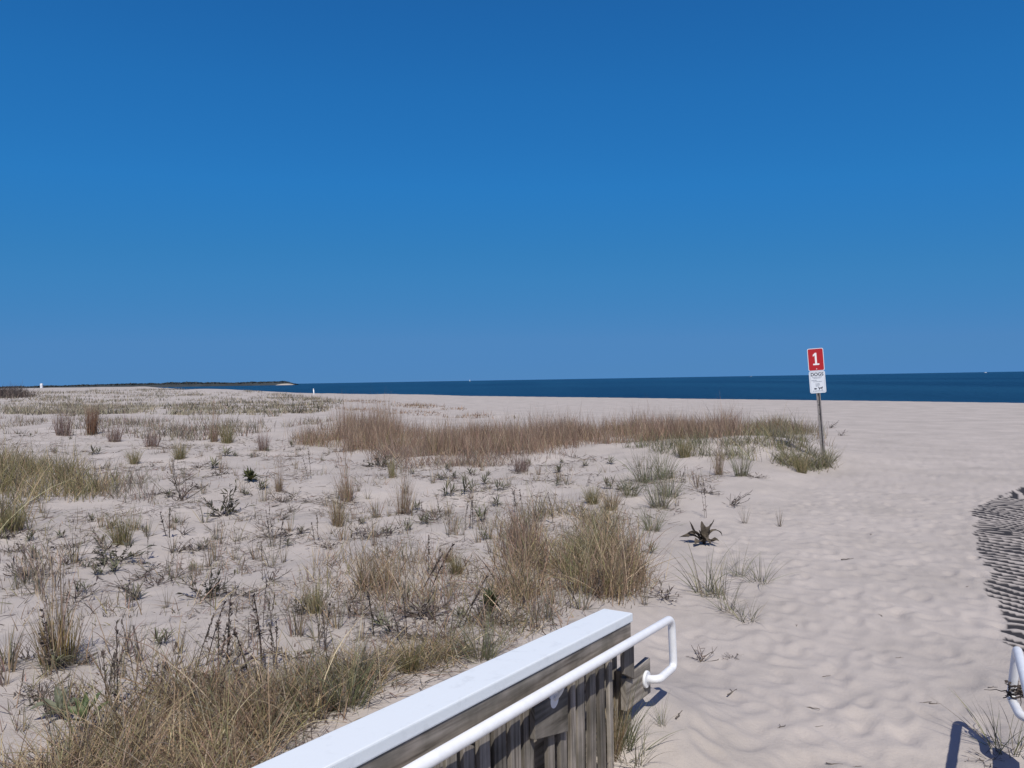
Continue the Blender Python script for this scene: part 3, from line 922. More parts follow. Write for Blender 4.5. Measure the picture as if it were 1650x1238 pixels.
# ------------------------------------------------------------------ plants
def tuft_mesh(name, seed, n, base_r, lean_mu, lean_sd, bend_mu, pal, wr, K=4, lsd=0.2, stalks=0, stalk_pal=None, one_side=None, tip=None):
    rs = np.random.default_rng(seed)
    st = Strips()
    r = base_r * np.sqrt(rs.random(n)); a = rs.uniform(0, 2 * math.pi, n)
    P = np.stack([r * np.cos(a), r * np.sin(a), np.full(n, -0.03)], -1)
    az = a + rs.normal(0, 0.7, n)
    if one_side is not None:
        az = one_side + rs.normal(0, 0.75, n)
    lean = np.abs(rs.normal(lean_mu, lean_sd, n)) * (0.35 + 0.65 * r / base_r)
    L = np.clip(rs.normal(0.86, lsd, n), 0.25, 1.25)
    st.blades(P, az, lean, np.abs(rs.normal(bend_mu, bend_mu * 0.6, n)), L, wr * rs.uniform(0.6, 1.3, n), pick(pal, n, rs), K, 'blade', rs=rs, tipcol=tip)
    # matted dead blades lying round the foot
    m = n // 4
    a = rs.uniform(0, 6.28, m); rr = base_r * rs.uniform(0.2, 1.2, m)
    st.blades(np.stack([rr * np.cos(a), rr * np.sin(a), rs.uniform(0.0, 0.05, m)], -1), rs.uniform(0, 6.28, m), rs.uniform(1.0, 1.5, m), rs.uniform(0, 0.25, m),
              rs.uniform(0.15, 0.42, m), wr * rs.uniform(0.6, 1.2, m), pick(GREY, m, rs), 2, 'blade', rs=rs)
    if stalks:
        a = rs.uniform(0, 6.28, stalks); rr = base_r * 0.7 * rs.random(stalks)
        Ls = rs.uniform(1.25, 1.95, stalks)
        P = np.stack([rr * np.cos(a), rr * np.sin(a), np.zeros(stalks)], -1)
        az = rs.uniform(0, 6.28, stalks)
        tops = st.blades(P, az, np.abs(rs.normal(0.09, 0.07, stalks)), rs.uniform(0, 0.16, stalks), Ls, np.full(stalks, wr * 0.95), pick(stalk_pal or STRAW, stalks, rs), 5, 'stem', rs=rs)
        for k in range(3):
            st.blades(tops - np.array([0, 0, 0.10 + 0.09 * k]), az + rs.uniform(-2, 2, stalks), rs.uniform(0.1, 0.5, stalks), rs.uniform(0, 0.3, stalks), rs.uniform(0.12, 0.24, stalks), np.full(stalks, wr * 1.3),
                      pick(stalk_pal or STRAW, stalks, rs), 2, 'leaf', rs=rs)
    return st.mesh(name)

def rosette_mesh(name, seed, n=18, wr=0.11, pal=LEAFY, stem_h=0.35, lean0=0.35, lean1=1.3):
    rs = np.random.default_rng(seed)
    st = Strips()
    nst = rs.integers(2, 5)
    for q in range(nst):
        m = n // nst + 2
        sa, sl = rs.uniform(0, 6.28), rs.uniform(0.1, 0.55)
        h = stem_h * rs.uniform(0.7, 1.3)
        base = np.array([rs.normal(0, 0.09), rs.normal(0, 0.09), -0.02])
        tip = st.blades(base[None], np.array([sa]), np.array([sl]), np.array([0.1]), np.array([h]), np.array([0.035]), pick(DEAD, 1, rs), 3, 'stem', rs=rs)[0]
        f = rs.uniform(0.2, 1.0, m)[:, None]
        P = base[None] * (1 - f) + tip[None] * f
        up = f[:, 0]
        st.blades(P, rs.uniform(0, 6.28, m), (1.25 - 0.95 * up) * rs.uniform(0.75, 1.2, m), rs.normal(0.6, 0.6, m), rs.uniform(0.32, 0.66, m), wr * rs.uniform(0.65, 1.25, m), pick(pal, m, rs, 0.2), 5, 'leaf',
                  twist=rs.uniform(-0.5, 0.5, m), rs=rs)
    return st.mesh(name)

def stalk_mesh(name, seed, n=3, heads=True, leafy=False):
    """Dead upright weed: thin dark stems with clustered seed pods along the top."""
    rs = np.random.default_rng(seed)
    st = Strips()
    for q in range(n):
        az, ln = rs.uniform(0, 6.28), abs(rs.normal(0.06, 0.12))
        L = rs.uniform(0.6, 1.0) if q else 1.0
        base = np.array([[rs.normal(0, 0.05), rs.normal(0, 0.05), -0.03]])
        for tw in (0.0, 1.57):
            st.blades(base, np.array([az]), np.array([ln]), np.array([0.12]), np.array([L]), np.array([0.019]), pick(DEAD, 1, rs), 6, 'stem', twist=np.array([tw]), rs=rs)
        nb = int(26 * L)
        f = rs.uniform(0.55, 1.0, nb) if heads else rs.uniform(0.2, 1.0, nb)
        th = ln + 0.06
        P = base + np.stack([np.sin(th) * np.cos(az) * f * L, np.sin(th) * np.sin(az) * f * L, np.cos(th) * f * L], -1)
        st.blades(P, rs.uniform(0, 6.28, nb), rs.uniform(0.25, 0.8, nb), rs.uniform(0, 0.3, nb), rs.uniform(0.035, 0.075, nb), rs.uniform(0.016, 0.03, nb), pick(DEAD, nb, rs), 2, 'leaf', rs=rs)
        nl = int(9 * L)
        f = rs.uniform(0.08, 0.6, nl)
        P = base + np.stack([np.sin(th) * np.cos(az) * f * L, np.sin(th) * np.sin(az) * f * L, np.cos(th) * f * L], -1)
        st.blades(P, rs.uniform(0, 6.28, nl), rs.uniform(0.6, 1.5, nl), rs.uniform(0.2, 1.2, nl), rs.uniform(0.06, 0.16, nl), rs.uniform(0.015, 0.03, nl), pick(LEAFY if leafy else DEAD, nl, rs), 3, 'leaf', rs=rs)
    return st.mesh(name)

def sprawl_mesh(name, seed, n=12, leaves=40, pal=DEAD, lean=1.15, wr=0.021, leafpal=DEAD):
    """Low sprawling dead plant: curved branches close to the sand with side twigs and shrivelled leaves."""
    rs = np.random.default_rng(seed)
    st = Strips()
    az = rs.uniform(0, 6.28, n); ln = np.clip(rs.normal(lean, 0.3, n), 0.3, 1.5); L = rs.uniform(0.35, 1.0, n); bd = rs.normal(0.0, 0.35, n)
    bd = np.minimum(bd, 1.62 - ln)
    P = np.stack([rs.normal(0, 0.06, n), rs.normal(0, 0.06, n), np.full(n, -0.01)], -1)
    for tw in (0.0, 1.5):
        st.blades(P, az, ln, bd, L, np.full(n, wr), pick(pal, n, rs), 5, 'stem', twist=np.full(n, tw), rs=rs)
    k = rs.integers(0, n, leaves); f = rs.uniform(0.25, 1.0, leaves)
    th = ln[k] + bd[k] * f * 0.5
    Q = P[k] + np.stack([np.sin(th) * np.cos(az[k]), np.sin(th) * np.sin(az[k]), np.cos(th)], -1) * (L[k] * f)[:, None]
    st.blades(Q, az[k] + rs.normal(0, 1.0, leaves), rs.uniform(0.3, 1.5, leaves), rs.normal(0.2, 0.5, leaves), rs.uniform(0.10, 0.26, leaves), rs.uniform(0.02, 0.06, leaves), pick(leafpal, leaves, rs), 3, 'leaf', rs=rs)
    return st.mesh(name)

PROTO = {
    'straw': [tuft_mesh('straw_tussock', 100 + i, 190, 0.20, 0.30, 0.20, 0.45, STRAW, 0.012) for i in range(4)],
    'tallstraw': [tuft_mesh('tall_straw_tussock', 110 + i, 230, 0.24, 0.16, 0.12, 0.25, STRAW + [((0.30, 0.22, 0.07), 5)], 0.014, stalks=34, stalk_pal=[((0.44, 0.36, 0.27), 3), ((0.34, 0.26, 0.19), 2)]) for i in range(2)],
    'olive': [tuft_mesh('olive_tussock', 120 + i, 190, 0.24, 0.30, 0.2, 0.35, OLIVE, 0.014) for i in range(3)],
    'rust': [tuft_mesh('rust_tussock', 130 + i, 230, 0.24, 0.17, 0.12, 0.12, RUST, 0.016) for i in range(2)],
    'mauve': [tuft_mesh('mauve_tussock', 135 + i, 150, 0.30, 0.22, 0.15, 0.15, MAUVE, 0.016) for i in range(2)],
    'tan': [tuft_mesh('tan_tussock', 140 + i, 120, 0.20, 0.20, 0.14, 0.2, BROWN + [((0.25, 0.22, 0.12), 4)], 0.014, stalks=14, stalk_pal=BROWN) for i in range(3)],
    'beach': [tuft_mesh('beach_grass', 150 + i, 125, 0.26, 0.50, 0.28, 0.5, GREEN + GREY[:1], 0.0125, 6) for i in range(4)],
    'sparse': [tuft_mesh('sparse_grass', 160 + i, 36, 0.20, 0.60, 0.3, 0.55, GREEN + GREY, 0.013, 6) for i in range(4)],
    'wisp': [tuft_mesh('wisp_grass', 170 + i, 16, 0.10, 0.22, 0.16, 0.25, GREY + STRAW[:2] + MAUVE[:1], 0.020) for i in range(4)],
    'leafy': [rosette_mesh('leafy_plant', 180 + i, 30, 0.045) for i in range(5)],
    'bush': [rosette_mesh('leafy_bush', 190 + i, 60, 0.10, [((0.085, 0.095, 0.04), 3), ((0.12, 0.115, 0.05), 3), ((0.06, 0.07, 0.03), 2)], 0.4) for i in range(2)],
    'stalk': [stalk_mesh('weed_stalk', 200 + i, 1 + i % 4) for i in range(6)],
    'sprawl': [sprawl_mesh('dead_sprawl', 210 + i, 10 + 2 * i, 30 + 6 * i) for i in range(5)],
    'antler': [sprawl_mesh('dead_branches', 220 + i, 9, 14, lean=0.75, wr=0.036) for i in range(3)],
    'shrub': [sprawl_mesh('low_shrub', 230 + i, 16, 150, lean=0.95, wr=0.02, leafpal=[((0.10, 0.095, 0.065), 3), ((0.075, 0.07, 0.05), 3), ((0.13, 0.115, 0.085), 1)]) for i in range(2)],
}
CAT = {'straw': ('grass_tussock', 'tussock'), 'tallstraw': ('grass_tussock', 'tussock'), 'olive': ('grass_tussock', 'tussock'), 'rust': ('grass_tussock', 'tussock'), 'mauve': ('grass_tussock', 'tussock'),
       'tan': ('grass_tussock', 'tussock'), 'beach': ('beach_grass_clump', 'grass clump'), 'sparse': ('beach_grass_clump', 'grass clump'), 'wisp': ('grass_tuft', 'grass tuft'), 'leafy': ('leafy_plant', 'plant'),
       'bush': ('leafy_plant', 'plant'), 'stalk': ('dead_weed', 'weed'), 'sprawl': ('dead_plant', 'dead plant'), 'antler': ('dead_plant', 'dead plant'), 'shrub': ('low_shrub', 'shrub')}
for k in PROTO:
    for me in PROTO[k]: me.materials.append(MT['grass'])

def plant(kind, x, y, h, label, group=None, rz=None, wide=1.0, i=None):
    me = PROTO[kind][(i if i is not None else random.randrange(99)) % len(PROTO[kind])]
    o = link(CAT[kind][0], me)
    o.location = (x, y, tz(x, y) - 0.004)
    o.rotation_euler = (random.uniform(-0.06, 0.06), random.uniform(-0.06, 0.06), random.uniform(0, 6.28) if rz is None else rz)
    o.scale = (h * wide, h * wide, h)
    return tag(o, label, CAT[kind][1], group)

def plant_px(kind, px, py, hpx, label, group=None, rz=None, wide=1.0, i=None):
    x, y, z = ground_at(px, py)
    return plant(kind, x, y, hpx * y / FPX, label, group, rz, wide, i)

FEATURES = [
    # left side, near
    ('tallstraw', 95, 1070, 108, 'tall lone tussock with tan stalks and olive base on bare sand at left', 0.95),
    ('sprawl', 130, 1070, 70, 'grey dead stems splayed at the foot of the tall lone tussock', 0.7),
    ('stalk', 183, 1150, 150, 'tallest dark dead weed spike rising over the bottom left straw grass', 0.8),
    ('stalk', 228, 1100, 110, 'leaning dark weed spike right of the tallest weed spike', 0.8),
    ('stalk', 72, 1215, 95, 'dark seedy weed at the bottom left picture corner', 1.0),
    ('stalk', 258, 1130, 70, 'short dark weed between the straw grass and the leaning spike', 1.0),
    ('stalk', 322, 1075, 110, 'thin dead weed with bare stem left of the dark weed thicket', 1.0),
    ('stalk', 362, 1085, 130, 'dark dead weed in the thicket behind the straw grass, its left stem', 1.2),
    ('stalk', 400, 1090, 135, 'tallest branched weed in the middle of the dark weed thicket', 1.5),
    ('stalk', 440, 1075, 80, 'short dark weed with clubbed seed heads right of the weed thicket', 1.2),
    ('stalk', 520, 1050, 80, 'pale brown dead weed in front of the olive clump left of centre', 1.2),
    ('stalk', 600, 1030, 90, 'dead weed spray above the tan litter left of the railing', 1.4),
    ('stalk', 645, 1030, 75, 'second dead weed spray close to the railing grass', 1.3),
    ('antler', 282, 932, 26, 'flat dead grey branches lying alone on bare sand left of centre', 1.6),
    ('stalk', 210, 978, 46, 'small forked dead sprout standing alone on bare sand', 1.2),
    ('shrub', 330, 965, 55, 'dark curled leafy sprawl on sand above the weed thicket', 1.2),
    ('sprawl', 385, 960, 45, 'dead curled leaves beside the dark leafy sprawl', 1.2),
    ('stalk', 420, 935, 62, 'single crooked dark stem right of the bare sand hollow', 0.8),
    ('antler', 436, 938, 35, 'dark forked dead branches at the foot of the crooked stem', 1.2),
    ('stalk', 436, 866, 70, 'slim upright dead stalk standing alone in the middle of the sand', 0.5),
    ('wisp', 382, 872, 32, 'small grey wispy tuft between the bare sand and the slim stalk', 1.0),
    ('wisp', 268, 980, 40, 'faint thin grass wisp on bare sand below the flat branches', 0.8),
    ('wisp', 25, 950, 50, 'pair of thin grass wisps at the left picture edge', 0.8),
    # left side, middle
    ('olive', 197, 876, 58, 'olive tussock on a dark matted hummock in the left sand', 0.8),
    ('shrub', 190, 905, 40, 'dark matted dead plants under the olive hummock tussock', 1.9),
    ('sprawl', 182, 912, 26, 'dark leaf cluster on sand in front of the olive hummock', 1.4),
    ('wisp', 122, 905, 60, 'tall faint grass wisps left of the dark matted hummock', 0.9),
    ('olive', 25, 855, 52, 'grey olive clump with dark base at the left edge below the big olive grass', 0.9),
    ('wisp', 72, 835, 28, 'short tan wisp on sand beside the left edge clump', 1.0),
    ('leafy', 145, 842, 24, 'small dark sprout at the end of a lying stem', 0.9),
    ('sprawl', 115, 842, 12, 'long flat dead stem lying on sand in the left part', 3.2),
    ('leafy', 52, 870, 26, 'small grey green rosette on sand at left', 1.3),
    ('leafy', 98, 866, 20, 'tiny dark rosette right of the grey green rosette', 1.3),
    ('sprawl', 18, 890, 22, 'thin grey dead spray at the left picture edge', 1.7),
    ('antler', 295, 805, 45, 'dark antler shaped dead plant on the middle left sand', 1.2),
    ('antler', 288, 782, 30, 'smaller dark antler plant behind the antler shaped one', 1.4),
    ('shrub', 362, 832, 55, 'low brown leafed shrub spreading on sand left of centre', 1.0),
    ('bush', 405, 775, 30, 'rounded dark green leafy bush left of centre', 1.2),
    ('leafy', 420, 790, 30, 'dark leafy plant hugging the rounded green bush', 1.1),
    ('tan', 450, 792, 32, 'slender tan stalk tussock right of the rounded green bush', 0.8),
    ('sprawl', 475, 800, 20, 'dark mat of dead stems right of the slender tan tussock', 2.0),
    ('sprawl', 405, 797, 16, 'dark mat of dead stems below the rounded green bush', 2.2),
    ('sprawl', 500, 808, 16, 'flat row of small dark leaves on sand near the centre tussock', 2.0),
    ('antler', 470, 826, 22, 'small dark branched sprout on open sand below the stem mat', 1.0),
    ('sprawl', 470, 862, 20, 'dark dead mat beside the centre left straw tussock', 3.0),
    ('wisp', 468, 858, 45, 'grey green wisp on the dark dead mat', 0.9),
    ('olive', 290, 740, 34, 'rounded pale topped olive tussock in the middle left', 0.9),
    ('olive', 216, 748, 28, 'squat olive tussock left of the rounded pale topped one', 1.0),
    ('mauve', 245, 720, 26, 'mauve grey dead tuft behind the two small olive tussocks', 1.3),
    ('leafy', 152, 732, 20, 'dark green sprawling leaves behind the big olive grass', 1.7),
    ('leafy', 186, 775, 22, 'grey spiky rosette at the right end of the big olive grass', 1.2),
    ('mauve', 102, 702, 46, 'purple brown bushy tussock left of the rust one', 0.75),
    ('rust', 148, 700, 50, 'upright rust brown tussock, the darkest in the left distance', 0.62),
    ('mauve', 185, 712, 30, 'low mauve tussock right of the rust brown one', 1.0),
    ('tan', 345, 712, 36, 'grey tan stalky tussock in the left distance', 0.8),
    ('olive', 366, 714, 42, 'olive footed tussock beside the grey tan stalky one', 0.8),
    ('mauve', 424, 726, 34, 'mauve brown upright tussock left of the brown grass band', 0.7),
    ('leafy', 365, 735, 22, 'dark leafy patch below the olive footed tussock', 1.4),
    ('leafy', 345, 755, 28, 'dark curled leaf plant on middle left sand', 1.2),
    ('leafy', 468, 720, 18, 'tiny dark sprout at the left end of the brown grass band', 0.9),
    ('wisp', 477, 756, 24, 'thin grass tuft with dark foot on open sand', 0.9),
    ('sprawl', 545, 728, 16, 'flat dark driftwood like stems under the brown band left end', 2.4),
    ('stalk', 497, 772, 50, 'thin leaning dead stem on the open sand left of centre', 0.8),
    # centre
    ('tan', 650, 828, 60, 'reddish tan upright tussock in the centre of the sand', 0.75),
    ('leafy', 672, 822, 26, 'small leafy sprig at the right foot of the reddish tan tussock', 0.9),
    ('olive', 632, 770, 40, 'thin dark green stems behind the reddish tan tussock', 0.5),
    ('straw', 545, 848, 62, 'straw tussock with dark foot left of the reddish tan one', 0.7),
    ('tan', 560, 808, 50, 'pale grey stalk tussock behind the straw one', 1.0),
    ('leafy', 722, 800, 38, 'leafy dark green plant right of the reddish tan tussock', 0.9),
    ('leafy', 752, 795, 42, 'tallest leafy plant of the centre row with arching leaves', 1.0),
    ('leafy', 782, 780, 28, 'small leafy plant at the right end of the centre row', 1.0),
    ('leafy', 720, 758, 22, 'little leafy sprout below the brown band centre', 1.0),
    ('leafy', 805, 790, 26, 'pale green leaf rosette above the large straw mass', 1.1),
    ('leafy', 800, 815, 24, 'squat green rosette above the large straw mass', 1.3),
    ('leafy', 775, 840, 38, 'full dark leafy rosette left of the large straw mass', 1.0),
    ('leafy', 903, 762, 24, 'dark fan leaved rosette on clean sand right of centre', 1.3),
    ('leafy', 985, 748, 20, 'small dark rosette on clean sand beside the beach grass', 1.1),
    ('leafy', 978, 788, 32, 'spiky green rosette in front of the reddish dead heap', 1.0),
    ('shrub', 1010, 790, 20, 'flat reddish dark heap of dead plants right of centre', 1.9),
    ('stalk', 945, 785, 24, 'dark nodding seed head above the large straw mass', 0.9),
    ('olive', 955, 812, 34, 'olive tuft on the crest of the large straw mass', 1.1),
    ('antler', 700, 838, 28, 'dark dead branched plant on clean sand in the centre', 1.3),
    ('sprawl', 690, 722, 20, 'dark dead tangle below the brown band', 1.5),
    ('shrub', 615, 752, 26, 'brown dead tangle under the left part of the brown band', 1.6),
    ('sprawl', 925, 738, 14, 'small brown dead tangle at the right end of the brown band', 1.8),
    ('mauve', 840, 760, 34, 'hazy mauve tuft below the brown band', 1.0),
    ('straw', 590, 948, 68, 'thick straw tussock midway between the reddish tan tussock and the railing', 1.0),
    ('straw', 628, 950, 60, 'straw clump on the right of the thick straw tussock', 0.9),
    ('olive', 508, 988, 58, 'dark olive clump with tangled foot left of the thick straw tussock', 0.9),
    ('shrub', 480, 990, 30, 'dark tangle at the left foot of the dark olive clump', 1.3),
    ('sprawl', 560, 970, 24, 'dark dead litter between olive clump and thick straw tussock', 2.2),
    ('straw', 722, 905, 32, 'low straw tuft on open sand left of the large straw mass', 1.0),
    ('olive', 735, 925, 36, 'grey olive tuft below the low straw tuft', 0.9),
    ('stalk', 682, 960, 90, 'dark leggy weed left of the dark leafy plant', 1.3),
    ('stalk', 700, 930, 70, 'bent dead weed behind the leggy dark weed', 1.2),
    ('bush', 790, 985, 55, 'dark green arching leaf plant against the large straw mass', 0.8),
    ('beach', 560, 1135, 120, 'fresh green bladed tussock near the railing, left of its cap board', 0.8),
    ('beach', 775, 1060, 95, 'green and straw grass fanning out beside the railing cap', 0.9),
    ('olive', 660, 1080, 62, 'olive grass on brown litter beside the railing', 1.2),
    ('beach', 998, 1205, 125, 'green grass growing through the railing end post', 0.6),
    ('straw', 985, 1225, 120, 'straw blades mixed with the green grass at the railing end post', 0.55),
    ('sparse', 1022, 1225, 90, 'long loose grass blades lying over the path from the railing end', 1.2),
    # right
    ('beach', 1040, 778, 62, 'grey green beach grass clump on the dune shoulder', 0.9),
    ('beach', 1068, 772, 58, 'taller beach grass right of the dune shoulder clump', 0.8),
    ('beach', 1062, 818, 60, 'pale beach grass drooping right below the dune shoulder clump', 0.9),
    ('beach', 1015, 800, 44, 'olive green grass at the left foot of the dune shoulder clumps', 1.0),
    ('straw', 985, 822, 40, 'straw tuft between the dune shoulder grass and the large straw mass', 1.1),
    ('beach', 1078, 800, 52, 'leaning beach grass between the taller and the drooping clump', 1.0),
    ('beach', 1050, 855, 46, 'thin beach grass at the right rim of the large straw mass', 0.9),
    ('olive', 1102, 737, 42, 'dark green tussock on the sand shelf below the brown band', 0.8),
    ('tan', 1158, 766, 44, 'golden brown stiff tussock at the foot of the sign mound', 0.6),
    ('beach', 1195, 768, 56, 'silvery green grass right of the golden brown tussock', 0.7),
    ('stalk', 1225, 745, 26, 'little dark weed on the sand bank below the sign mound', 0.9),
    ('olive', 1292, 762, 36, 'round grey tuft hanging over the sand bank by the sign', 0.8),
    ('beach', 1330, 752, 40, 'green tuft hiding the foot of the sign post', 0.8),
    ('sprawl', 1338, 690, 20, 'faint grey shrub right behind the sign post', 0.9),
    ('sprawl', 1356, 702, 16, 'small grey dead tuft on sand right of the sign post', 1.0),
    ('sprawl', 1178, 815, 42, 'dark twiggy dead plant on the slope below the sign mound', 1.0),
    ('sprawl', 1140, 795, 30, 'purple dead sprig left of the twiggy dead plant', 1.2),
    ('sprawl', 1215, 770, 20, 'flat dead twigs at the bottom of the sign mound', 1.6),
    ('stalk', 1135, 835, 70, 'thin bare upright stem behind the big withered leaf plant', 0.5),
    ('sparse', 1138, 957, 100, 'largest grey green beach grass clump at the edge of the path', 0.9),
    ('sparse', 1162, 962, 82, 'slimmer grass clump crowding the largest one at the path edge', 1.0),
    ('sparse', 1190, 928, 62, 'small upright grass clump behind the path edge clump', 0.7),
    ('sparse', 1224, 938, 62, 'arching grass clump farthest onto the sand path', 1.2),
    ('sparse', 1172, 985, 64, 'thin straggling grass blades below the path edge clump', 1.0),
    ('sparse', 1205, 1000, 50, 'low grass fan nearest the white handrail on the path', 1.5),
    ('wisp', 1200, 843, 34, 'tiny grass sprout on clean sand right of the withered leaf plant', 0.9),
    ('wisp', 1256, 848, 30, 'faint grass sprout farther right on the clean path sand', 0.9),
    ('antler', 1130, 1065, 36, 'little dead forked sprout on sand right of the handrail loop', 1.2),
    ('sprawl', 1180, 1060, 16, 'bent dead stem lying on the path right of the forked sprout', 1.4),
    ('sprawl', 1070, 965, 50, 'dark knotted dead branch on sand above the handrail loop', 1.1),
    ('wisp', 1040, 975, 46, 'grey wisp above the cap board end', 0.9),
    ('sparse', 1066, 1165, 66, 'three bladed grass sprout in the shadow of the handrail loop', 0.5),
    ('sparse', 1622, 1212, 110, 'splayed dry grass clump by the right handrail', 1.1),
    ('sprawl', 1590, 1225, 22, 'long dead runners lying under the splayed dry grass', 2.4),
]
for f in FEATURES:
    plant_px(*f[:5], wide=f[5])

# broad-leaved plants, each leaf a folded, curling blade of its own
MT['wither'] = simple('withered_leaf', (0.078, 0.062, 0.045), 0.85, noise=0.5, scale=40)
MT['greenleaf'] = simple('green_leaf', (0.10, 0.135, 0.055), 0.55, noise=0.3, scale=25)
MT['greyleaf'] = simple('grey_green_leaf', (0.12, 0.13, 0.085), 0.65, noise=0.3, scale=25)
def leaf_plant(name, px, py, label, leaves, mtl, wpx, root_px, seed):
    gx, gy, gz = ground_at(px, py)
    k = gy / FPX
    r = thing(name, (gx, gy, gz), label, 'plant')
    rs = random.Random(seed)
    for azd, lean, bend, Lp in leaves:
        L = Lp * k * rs.uniform(0.8, 1.1); az = math.radians(azd + rs.uniform(-12, 12)); th = math.radians(lean); n = 12
        wv = rs.uniform(0.55, 1.1); ph = rs.uniform(0, 6)
        bm = bmesh.new(); rows = []
        p = Vector((0.01 * math.cos(az), 0.01 * math.sin(az), root_px * k * rs.uniform(0.6, 1.0)))
        for i in range(n + 1):
            s_ = i / n
            w = 0.5 * wpx * wv * k * (math.sin(math.pi * min(1, s_ * 0.94 + 0.06)) ** 1.1 + 0.10) * rs.uniform(0.85, 1.15)
            a_ = th + bend * s_ ** 1.7
            t = Vector((math.sin(a_) * math.cos(az), math.sin(a_) * math.sin(az), math.cos(a_)))
            side = Vector((-math.sin(az), math.cos(az), 0)); nrm = side.cross(t)
            rows.append([bm.verts.new(p + side * w * q - nrm * w * (abs(q) * 0.7 + 0.4 * math.sin(7 * s_ + q + ph))) for q in (-1, -0.5, 0, 0.5, 1)])
            p = p + t * (L / n)
        for a_, b_ in zip(rows[:-1], rows[1:]):
            for q in range(4):
                f = bm.faces.new((a_[q], a_[q + 1], b_[q + 1], b_[q])); f.smooth = True
        link('leaf', bm_mesh('leaf', bm), mtl, r)
    bm = bmesh.new(); tube_bm(bm, [(0, 0, -0.05), (0.004, 0, root_px * 0.6 * k), (0.0, 0.006, (root_px + 6) * k)], [3.2 * k, 2.6 * k, 1.2 * k], 10)
    link('stem', bm_mesh('stem', bm), MT['bark'], r)
leaf_plant('withered_plant', 1134, 877, 'big dark withered plant with curled broad leaves alone on clean sand',
           [(176, 42, -0.5, 38), (205, 25, 2.5, 46), (160, 62, 1.0, 36), (95, 12, -0.2, 36), (10, 30, -0.25, 42), (-8, 25, 2.7, 46), (-25, 66, 0.8, 30), (225, 80, 0.3, 30), (60, 18, 1.6, 30), (-75, 72, 0.8, 22), (140, 38, 2.3, 34), (-100, 35, 2.3, 28), (190, 10, 0.4, 26)],
           MT['wither'], 10.5, 4, 2)
leaf_plant('leafy_plant', 137, 1195, 'green broad leaved plant on a dark root above the bottom left straw grass',
           [(170, 45, 0.5, 42), (150, 20, 0.7, 46), (95, 8, 0.3, 48), (40, 25, 0.3, 50), (15, 42, 0.6, 44), (-60, 40, 1.2, 36), (220, 60, 0.9, 34), (120, 15, 0.1, 40)], MT['greenleaf'], 13, 38, 5)
leaf_plant('leafy_plant', 98, 1160, 'drooping grey green leafy plant beside the greener broad leaved plant',
           [(175, 30, 1.6, 50), (205, 50, 1.3, 44), (10, 40, 1.4, 40), (100, 15, 0.4, 44), (-40, 60, 1.2, 36), (140, 20, 0.9, 48), (260, 60, 1.0, 34)], MT['greyleaf'], 13, 10, 6)

# dead vine wound round the loop of the right-hand handrail
def vine():
    c = FR(0.0, 0, 0) + Vector((RP0[0], RP0[1], 0))
    zl = c.z - 0.205
    r = thing('dead_vine', (c.x, c.y, zl), 'dark dead vine twisted around the white handrail end at right', 'vine')
    rs = random.Random(8)
    bm = bmesh.new()
    pts = []
    for i in range(60):
        a = i * 0.42
        pts.append((math.cos(a) * 0.031, math.sin(a) * 0.031, -0.01 + 0.06 * (i / 60) + 0.006 * math.sin(i * 1.3)))
    tube_bm(bm, pts, 0.0042, 7)
    for q in range(5):
        a = rs.uniform(0, 6.28); z = rs.uniform(-0.02, 0.05)
        p = [Vector((math.cos(a) * 0.03, math.sin(a) * 0.03, z))]
        d = Vector((math.cos(a), math.sin(a), rs.uniform(-1.2, 1.4))).normalized()
        for k in range(6):
            d = (d + Vector((rs.uniform(-.4, .4), rs.uniform(-.4, .4), rs.uniform(-.4, .4)))).normalized()
            p.append(p[-1] + d * 0.024)
        tube_bm(bm, p, [0.0035 - 0.0004 * k for k in range(7)], 6)
    link('stem', bm_mesh('stem', bm), MT['bark'], r)
    st = Strips(); n = 46; rg = np.random.default_rng(4)
    a = rg.uniform(0, 6.28, n)
    st.blades(np.stack([np.cos(a) * 0.033, np.sin(a) * 0.033, rg.uniform(-0.02, 0.055, n)], -1), a + rg.normal(0, 0.5, n), rg.uniform(0.2, 1.6, n), rg.uniform(0, 0.9, n), rg.uniform(0.015, 0.034, n), rg.uniform(0.006, 0.012, n), pick(DEAD, n, rg) * 0.7, 3, 'leaf', rs=rg)
    link('foliage', st.mesh('foliage'), MT['grass'], r)
vine()

# twigs and chips lying on the path
TW = [(1367, 902, 26, 0.3), (1420, 992, 18, 1.2), (1490, 1131, 24, 0.1), (1508, 1133, 20, -0.1), (1305, 1142, 30, -0.3), (1258, 1176, 26, 0.6), (1320, 1174, 14, 0.2), (1404, 862, 10, 0.9), (1332, 1087, 16, 0.4),
      (1284, 1005, 12, 1.0), (1560, 945, 10, 0.5), (1180, 1118, 30, 0.9), (1095, 1150, 34, 1.1), (1450, 1060, 14, 0.0), (1345, 1235, 26, -0.2), (1600, 1115, 16, 0.1), (1380, 1236, 18, 0.2)]
twig_meshes = []
for i in range(4):
    rs = random.Random(20 + i)
    bm = bmesh.new()
    p = [Vector((-0.5 + k / 6, 0.05 * rs.uniform(-1, 1), 0.03 + 0.02 * rs.uniform(-1, 1))) for k in range(7)]
    tube_bm(bm, p, [0.045 - 0.004 * k for k in range(7)], 7)
    if i % 2: tube_bm(bm, [p[3], p[3] + Vector((0.12, 0.10, 0.03)), p[3] + Vector((0.2, 0.22, 0.05))], [0.03, 0.022, 0.015], 6)
    me = bm_mesh('twig', bm); me.materials.append(MT['twig']); twig_meshes.append(me)
